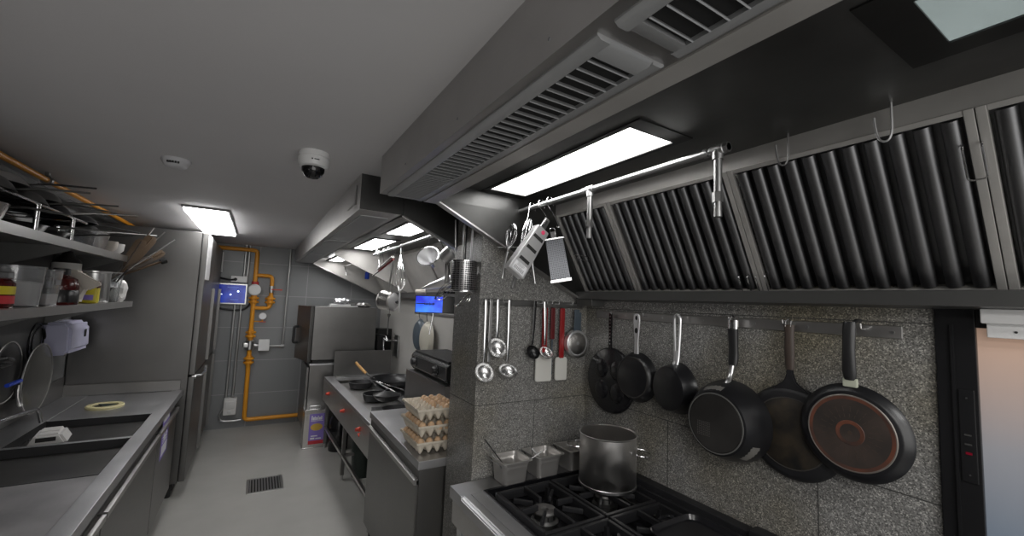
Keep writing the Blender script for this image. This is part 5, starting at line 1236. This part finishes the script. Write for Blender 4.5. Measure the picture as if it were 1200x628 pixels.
b = B(); b.lathe([(.0665, .012), (.0735, .014), (.0735, .075), (.072, .078)], 40); b.build('label', 'black_gloss', t)
b = B(); b.box(-.03, .02, -.0760, -.070, .085, .118, .001); b.build('sticker', 'white_print', t)
b = B(); b.lathe([(.030, .155), (.033, .155), (.033, .185), (.03, .188), (0, .188)], 28); b.build('cap', 'rubber', t)
t = thing('tub', 'opaque white tub with dark tapered cap behind the sauce bottle', 'tub', (-1.0, 3.58, ZL), group=GS2)
b = B(); b.lathe([(0, 0), (.06, 0), (.065, .01), (.065, .235), (.05, .25), (0, .25)], 36); b.build('body', 'offwhite', t)
b = B(); b.lathe([(.064, .236), (.055, .262), (.03, .285), (.02, .31), (0, .31)], 30); b.build('cap', 'black_gloss', t)
t = thing('paper_bag', 'beige folded paper bag leaning right of the sauce bottle', 'bag', (-.90, 3.28, ZL), group=GS2)
b = B(); b.prism([(-.07, 0), (.05, 0), (.06, .06), (.085, .10), (.05, .185), (-.05, .20), (-.085, .12)], -.05, .05, 'Y', bev=.012); b.build('bag', 'paper', t)
b = B(); b.prism([(-.05, .19), (.05, .18), (.15, .115), (.09, .075), (.02, .13)], -.056, -.02, 'Y', bev=.008); b.build('flap', 'paper', t)
t = thing('packet', 'yellow packet with red top on the lower shelf before the grey canister', 'packet', (-.865, 3.44, ZL), group=GS2)
b = B(); b.box(-.055, .055, -.03, .03, 0, .115, .012); b.build('packet', 'yellow', t)
b = B(); b.box(-.056, .057, -.031, .031, .085, .135, .012); b.build('top', 'sauce', t)
b = B(); b.box(-.02, .04, -.0315, -.030, .02, .05); b.build('print', 'purple', t)
t = thing('canister', 'grey cylindrical steel canister on the lower shelf', 'canister', (-.90, 3.70, ZL), group=GS2)
b = B(); b.lathe([(0, 0), (.076, 0), (.078, .004), (.078, .185), (.082, .19), (.082, .20), (.076, .20), (.074, .01), (0, .008)], 40); b.build('body', 'satin', t)
b = B(); b.lathe([(0, .196), (.072, .196), (.072, .20), (0, .201)], 30); b.build('lid', 'clear', t)
t = thing('utensil_jar', 'clear jar crammed with spatulas and spoons at the end of the lower shelf', 'jar', (-.875, 3.90, ZL), group=GS2)
b = B(); b.lathe([(0, 0), (.05, 0), (.054, .004), (.072, .20), (.069, .20), (.051, .007), (0, .006)], 36); b.build('body', 'glass', t)
b = B(); b.lathe([(.069, .196), (.074, .196), (.074, .204), (.069, .204), (.069, .196)], 36); b.build('rim', 'satin', t)
b = B(); b.box(.058, .0625, -.02, .02, .10, .14, mx=Matrix.Rotation(R(-50), 4, 'Z')); b.build('label', 'white_print', t)
t = tag(B().ball((0, 0, 0), .07, (.8, 1, 1.1), 14).build('cloth', 'offwhite', ang=20), 'crumpled white cloth at the far end of the lower shelf', 'cloth'); t.location = (-.87, 4.10, ZL+.078)
for v in t.data.vertices: v.co += Vector((random.uniform(-1, 1), random.uniform(-1, 1), random.uniform(-1, 1)))*.012
GU = 'tools standing in the jar'
jar = Vector((-.875, 3.90, ZL))
def tool(label, name, px, py, Y, r, mat, base=(0, 0, .012), blade=None, flat=.5, tip=None):
    e = at(px, py, Y=Y); s = jar+Vector(base); t = thing(name, label, name.replace('_', ' '), s, group=GU); v = e-s
    mid = v*.45
    b = B(); b.tube([(0, 0, 0), mid, v], [r*.7, r, r], 8, flat=flat); b.build('handle', mat, t)
    if blade:
        d = (v-mid).normalized(); b = B(); b.tube([v-d*blade[0], v-d*blade[0]*.7, v-d*.01, v+d*.012], [r, blade[1], blade[1]*1.05, blade[1]*.7], 10, flat=.22, up=(.3, -.8, .4)); b.build('blade', blade[2], t)
    if tip:
        d = (v-mid).normalized(); b = B(); b.tube([v-d*.03, v+d*.004], r*1.35, 8); b.build('tip', tip, t)
tool('wooden spatula with a black tip pointing right, lowest of the jar tools', 'wooden_spatula', 194, 305, 4.02, .015, 'wood_dark', (-.025, .01, .14), tip='black')
tool('broad dark wooden spatula rising steeply from the jar', 'wooden_spatula', 178, 279, 4.0, .012, 'wood_dark', (-.02, .0, .06), blade=(.24, .036, 'wood_dark'))
tool('bright steel handled spoon reaching farthest right from the jar', 'steel_spoon', 205, 281, 4.02, .008, 'bright', (-.025, -.02, .10))
tool('steel handle rising above the wooden spatulas', 'steel_spoon', 193, 272, 4.05, .008, 'satin', (-.03, .02, .09))
tool('long grey handle, highest of the tools in the jar', 'steel_spoon', 180, 267, 4.10, .011, 'hood', (-.03, -.01, .05))
tool('short brown wooden paddle between the jar tools', 'wooden_spatula', 176, 303, 4.0, .012, 'wood_dark', (-.02, -.02, .14), blade=(.17, .028, 'brown_handle'))
tool('flat dark wooden paddle pointing at the fridge, just above the black tipped one', 'wooden_spatula', 190, 296, 4.05, .012, 'wood_dark', (-.03, .02, .12), blade=(.20, .026, 'wood_dark'))
tool('wide brown wooden spatula rising left of the others', 'wooden_spatula', 166, 283, 3.95, .012, 'brown_handle', (-.02, .02, .03), blade=(.20, .034, 'wood_dark'))
tool('dark spatula handle leaning across the jar mouth', 'turner', 150, 315, 3.85, .008, 'rubber', (-.02, -.02, .012))
# ---- upper shelf
t = thing('food_box', 'clear plastic food box at the far end of the upper shelf', 'box', (-.90, 3.42, ZU), group='boxes on the upper shelf')
b = B(); tub_mesh(b, [(.07, .13, .015, 0), (.085, .15, .02, .10), (.090, .155, .02, .103), (.090, .155, .02, .107), (.080, .145, .02, .105), (.066, .126, .012, .004)]); b.build('box', 'clear', t)
for (yy, lab, mt) in ((3.70, 'small pale ceramic cup at the end of the upper shelf, upper one', 'paper'), (3.86, 'small pale bowl nearest the end of the upper shelf', 'offwhite')):
    t = thing('cup', lab, 'cup', (-.87, yy, ZU), group='cups on the upper shelf')
    b = B(); b.lathe([(0, 0), (.035, 0), (.06, .03), (.064, .075), (.061, .075), (.056, .032), (0, .006)], 32); b.build('cup', mt, t)
    b = B(); b.lathe([(0, .06), (.058, .06), (.058, .062), (0, .063)], 24); b.build('contents', 'brown_handle', t)
t = thing('bottle', 'brown topped jar behind the pale cups on the upper shelf', 'jar', (-.98, 3.80, ZU)); t.name = 'jar'
b = B(); b.lathe([(0, 0), (.055, 0), (.055, .10), (.04, .125), (.04, .135), (0, .135)], 28); b.build('body', 'paper', t)
b = B(); b.lathe([(.042, .125), (.044, .125), (.044, .155), (0, .157)], 24); b.build('cap', 'brown_handle', t)
# raised wire rack with pans
t = thing('pan_rack', 'chrome wire pan rack standing on the upper shelf', 'rack', (-1.0, 0, ZU))
zr = .135
b = B(); b.tube([(.135, 1.2, zr), (.135, 3.3, zr)], .007, 8); b.tube([(-.15, 1.2, zr), (-.15, 3.3, zr)], .007, 8)
for k in range(15): b.tube([(-.15, 1.25+k*.145, zr), (.135, 1.25+k*.145, zr)], .004, 6)
b.build('wire_shelf', 'chrome', t)
for (x, y) in ((.135, 1.7), (.135, 2.68), (.135, 3.1), (-.15, 1.7), (-.15, 3.1)):
    b = B(); b.cyl((x, y, 0), (x, y, zr), .010, 10); b.build('post', 'chrome', t)
GUP = 'pans stored on the upper left shelf'
def store_pan(label, y, z, r, d, hx, hy, hz, mat='hood_dark', x=-1.0, up=False, hm='hood_dark'):
    t = thing('frying_pan', label, 'pan', (x, y, z), group=GUP)
    b = B(); pr = dish(r*.78, r, d)
    b.lathe(pr, 40, Matrix.Identity(4) if up else Matrix.Translation((0, 0, d+.001)) @ Matrix.Rotation(PI, 4, 'X')); b.build('body', mat, t)
    zz = d-.01 if up else .012
    v = Vector((hx, hy, hz)); s = Vector((hx, hy, 0)).normalized()*(r-.004)+Vector((0, 0, zz))
    b = B(); b.tube([s, s.lerp(s+v, .3)+Vector((0, 0, .008)), s+v], [.007, .010, .009], 8, flat=.5); b.build('handle', hm, t)
zt = ZU+zr+.009
store_pan('upturned grey pan at the near end of the rack, cut by the left picture edge', 2.42, zt, .15, .05, .20, .06, .03, 'hood_dark', -1.0)
store_pan('dark pan on the rack, second from the left picture edge, handle toward the aisle', 2.74, zt, .145, .045, .22, .12, .045, 'hood_dark', -1.0)
store_pan('dark pan on the rack with shiny curved handle, middle of the row', 3.05, zt, .14, .045, .24, .14, .05, 'nonstick', -1.0, False, 'chrome')
store_pan('upturned dark pan stacked on the middle pan of the rack', 3.02, zt+.05, .13, .045, .22, .20, .0, 'hood_dark', -1.02)
store_pan('grey pan leaning on top of the near pans of the rack', 2.60, zt+.052, .145, .04, .20, .05, .03, 'hood', -1.02, False, 'rubber')
store_pan('flat dark pan under the wire rack, left of the clear food box', 2.78, ZU+.001, .14, .05, .20, .14, .035, 'nonstick', -1.0, True)
store_pan('black pan under the wire rack just before the clear food box', 3.08, ZU+.001, .14, .05, .22, .22, .055, 'nonstick', -1.0, True, 'rubber')
store_pan('white lined pan under the rack at the left picture edge', 2.44, ZU+.001, .13, .09, .16, .05, .0, 'pot', -1.0, True)
store_pan('wide dark pan on the far end of the upper shelf with long rising handle', 3.62, ZU+.115, .16, .04, .25, .42, .06, 'hood_dark', -1.03, False, 'hood')
store_pan('second dark pan on the far end of the upper shelf, handle pointing to the fridge', 3.55, ZU+.165, .15, .04, .18, .50, .02, 'nonstick', -1.03, False, 'rubber')
t = thing('storage_box', 'low grey storage box holding up the dark pans at the far shelf end', 'box', (-1.07, 3.60, ZU))
b = B(); b.box(-.10, .09, -.16, .16, .0, .105, .01); b.build('box', 'bluegrey', t)
b = B(); b.box(-.105, .095, -.165, .165, .100, .114, .004); b.build('lid', 'hood_dark', t)

# ================================================================== LIGHT
def area(name, loc, rot, sx, sy_, e, col=(1, 1, 1)):
    l = bpy.data.lights.new(name, 'AREA'); l.shape = 'RECTANGLE'; l.size = sx; l.size_y = sy_; l.energy = e; l.color = col
    o = bpy.data.objects.new(name, l); C.objects.link(o); o.location = loc; o.rotation_euler = rot; return o
area('added_ceiling_fill', (-.2, -.7, 2.36), (0, 0, 0), .5, 1.0, 25, (1, .98, .95))  # unseen fill added under the ceiling behind the camera
area('added_back_fill', (.2, YB+.03, 1.5), (R(90), 0, 0), 2.2, 1.5, 25, (1, .99, .97))  # big soft fill added at the closed back wall to lift the ceiling
area('added_hood_fill', (1.03, -.75, 2.29), (0, 0, 0), .2, .7, 14, (1, .99, .97))  # extra fill added out of view under the hood to brighten the stove
w = bpy.data.worlds.new('world'); scene.world = w; w.use_nodes = True
w.node_tree.nodes['Background'].inputs['Color'].default_value = (.5, .5, .52, 1); w.node_tree.nodes['Background'].inputs['Strength'].default_value = .3
scene.view_settings.view_transform = 'Standard'
scene.view_settings.look = 'None'
scene.view_settings.exposure = 0
bpy.context.view_layer.update()
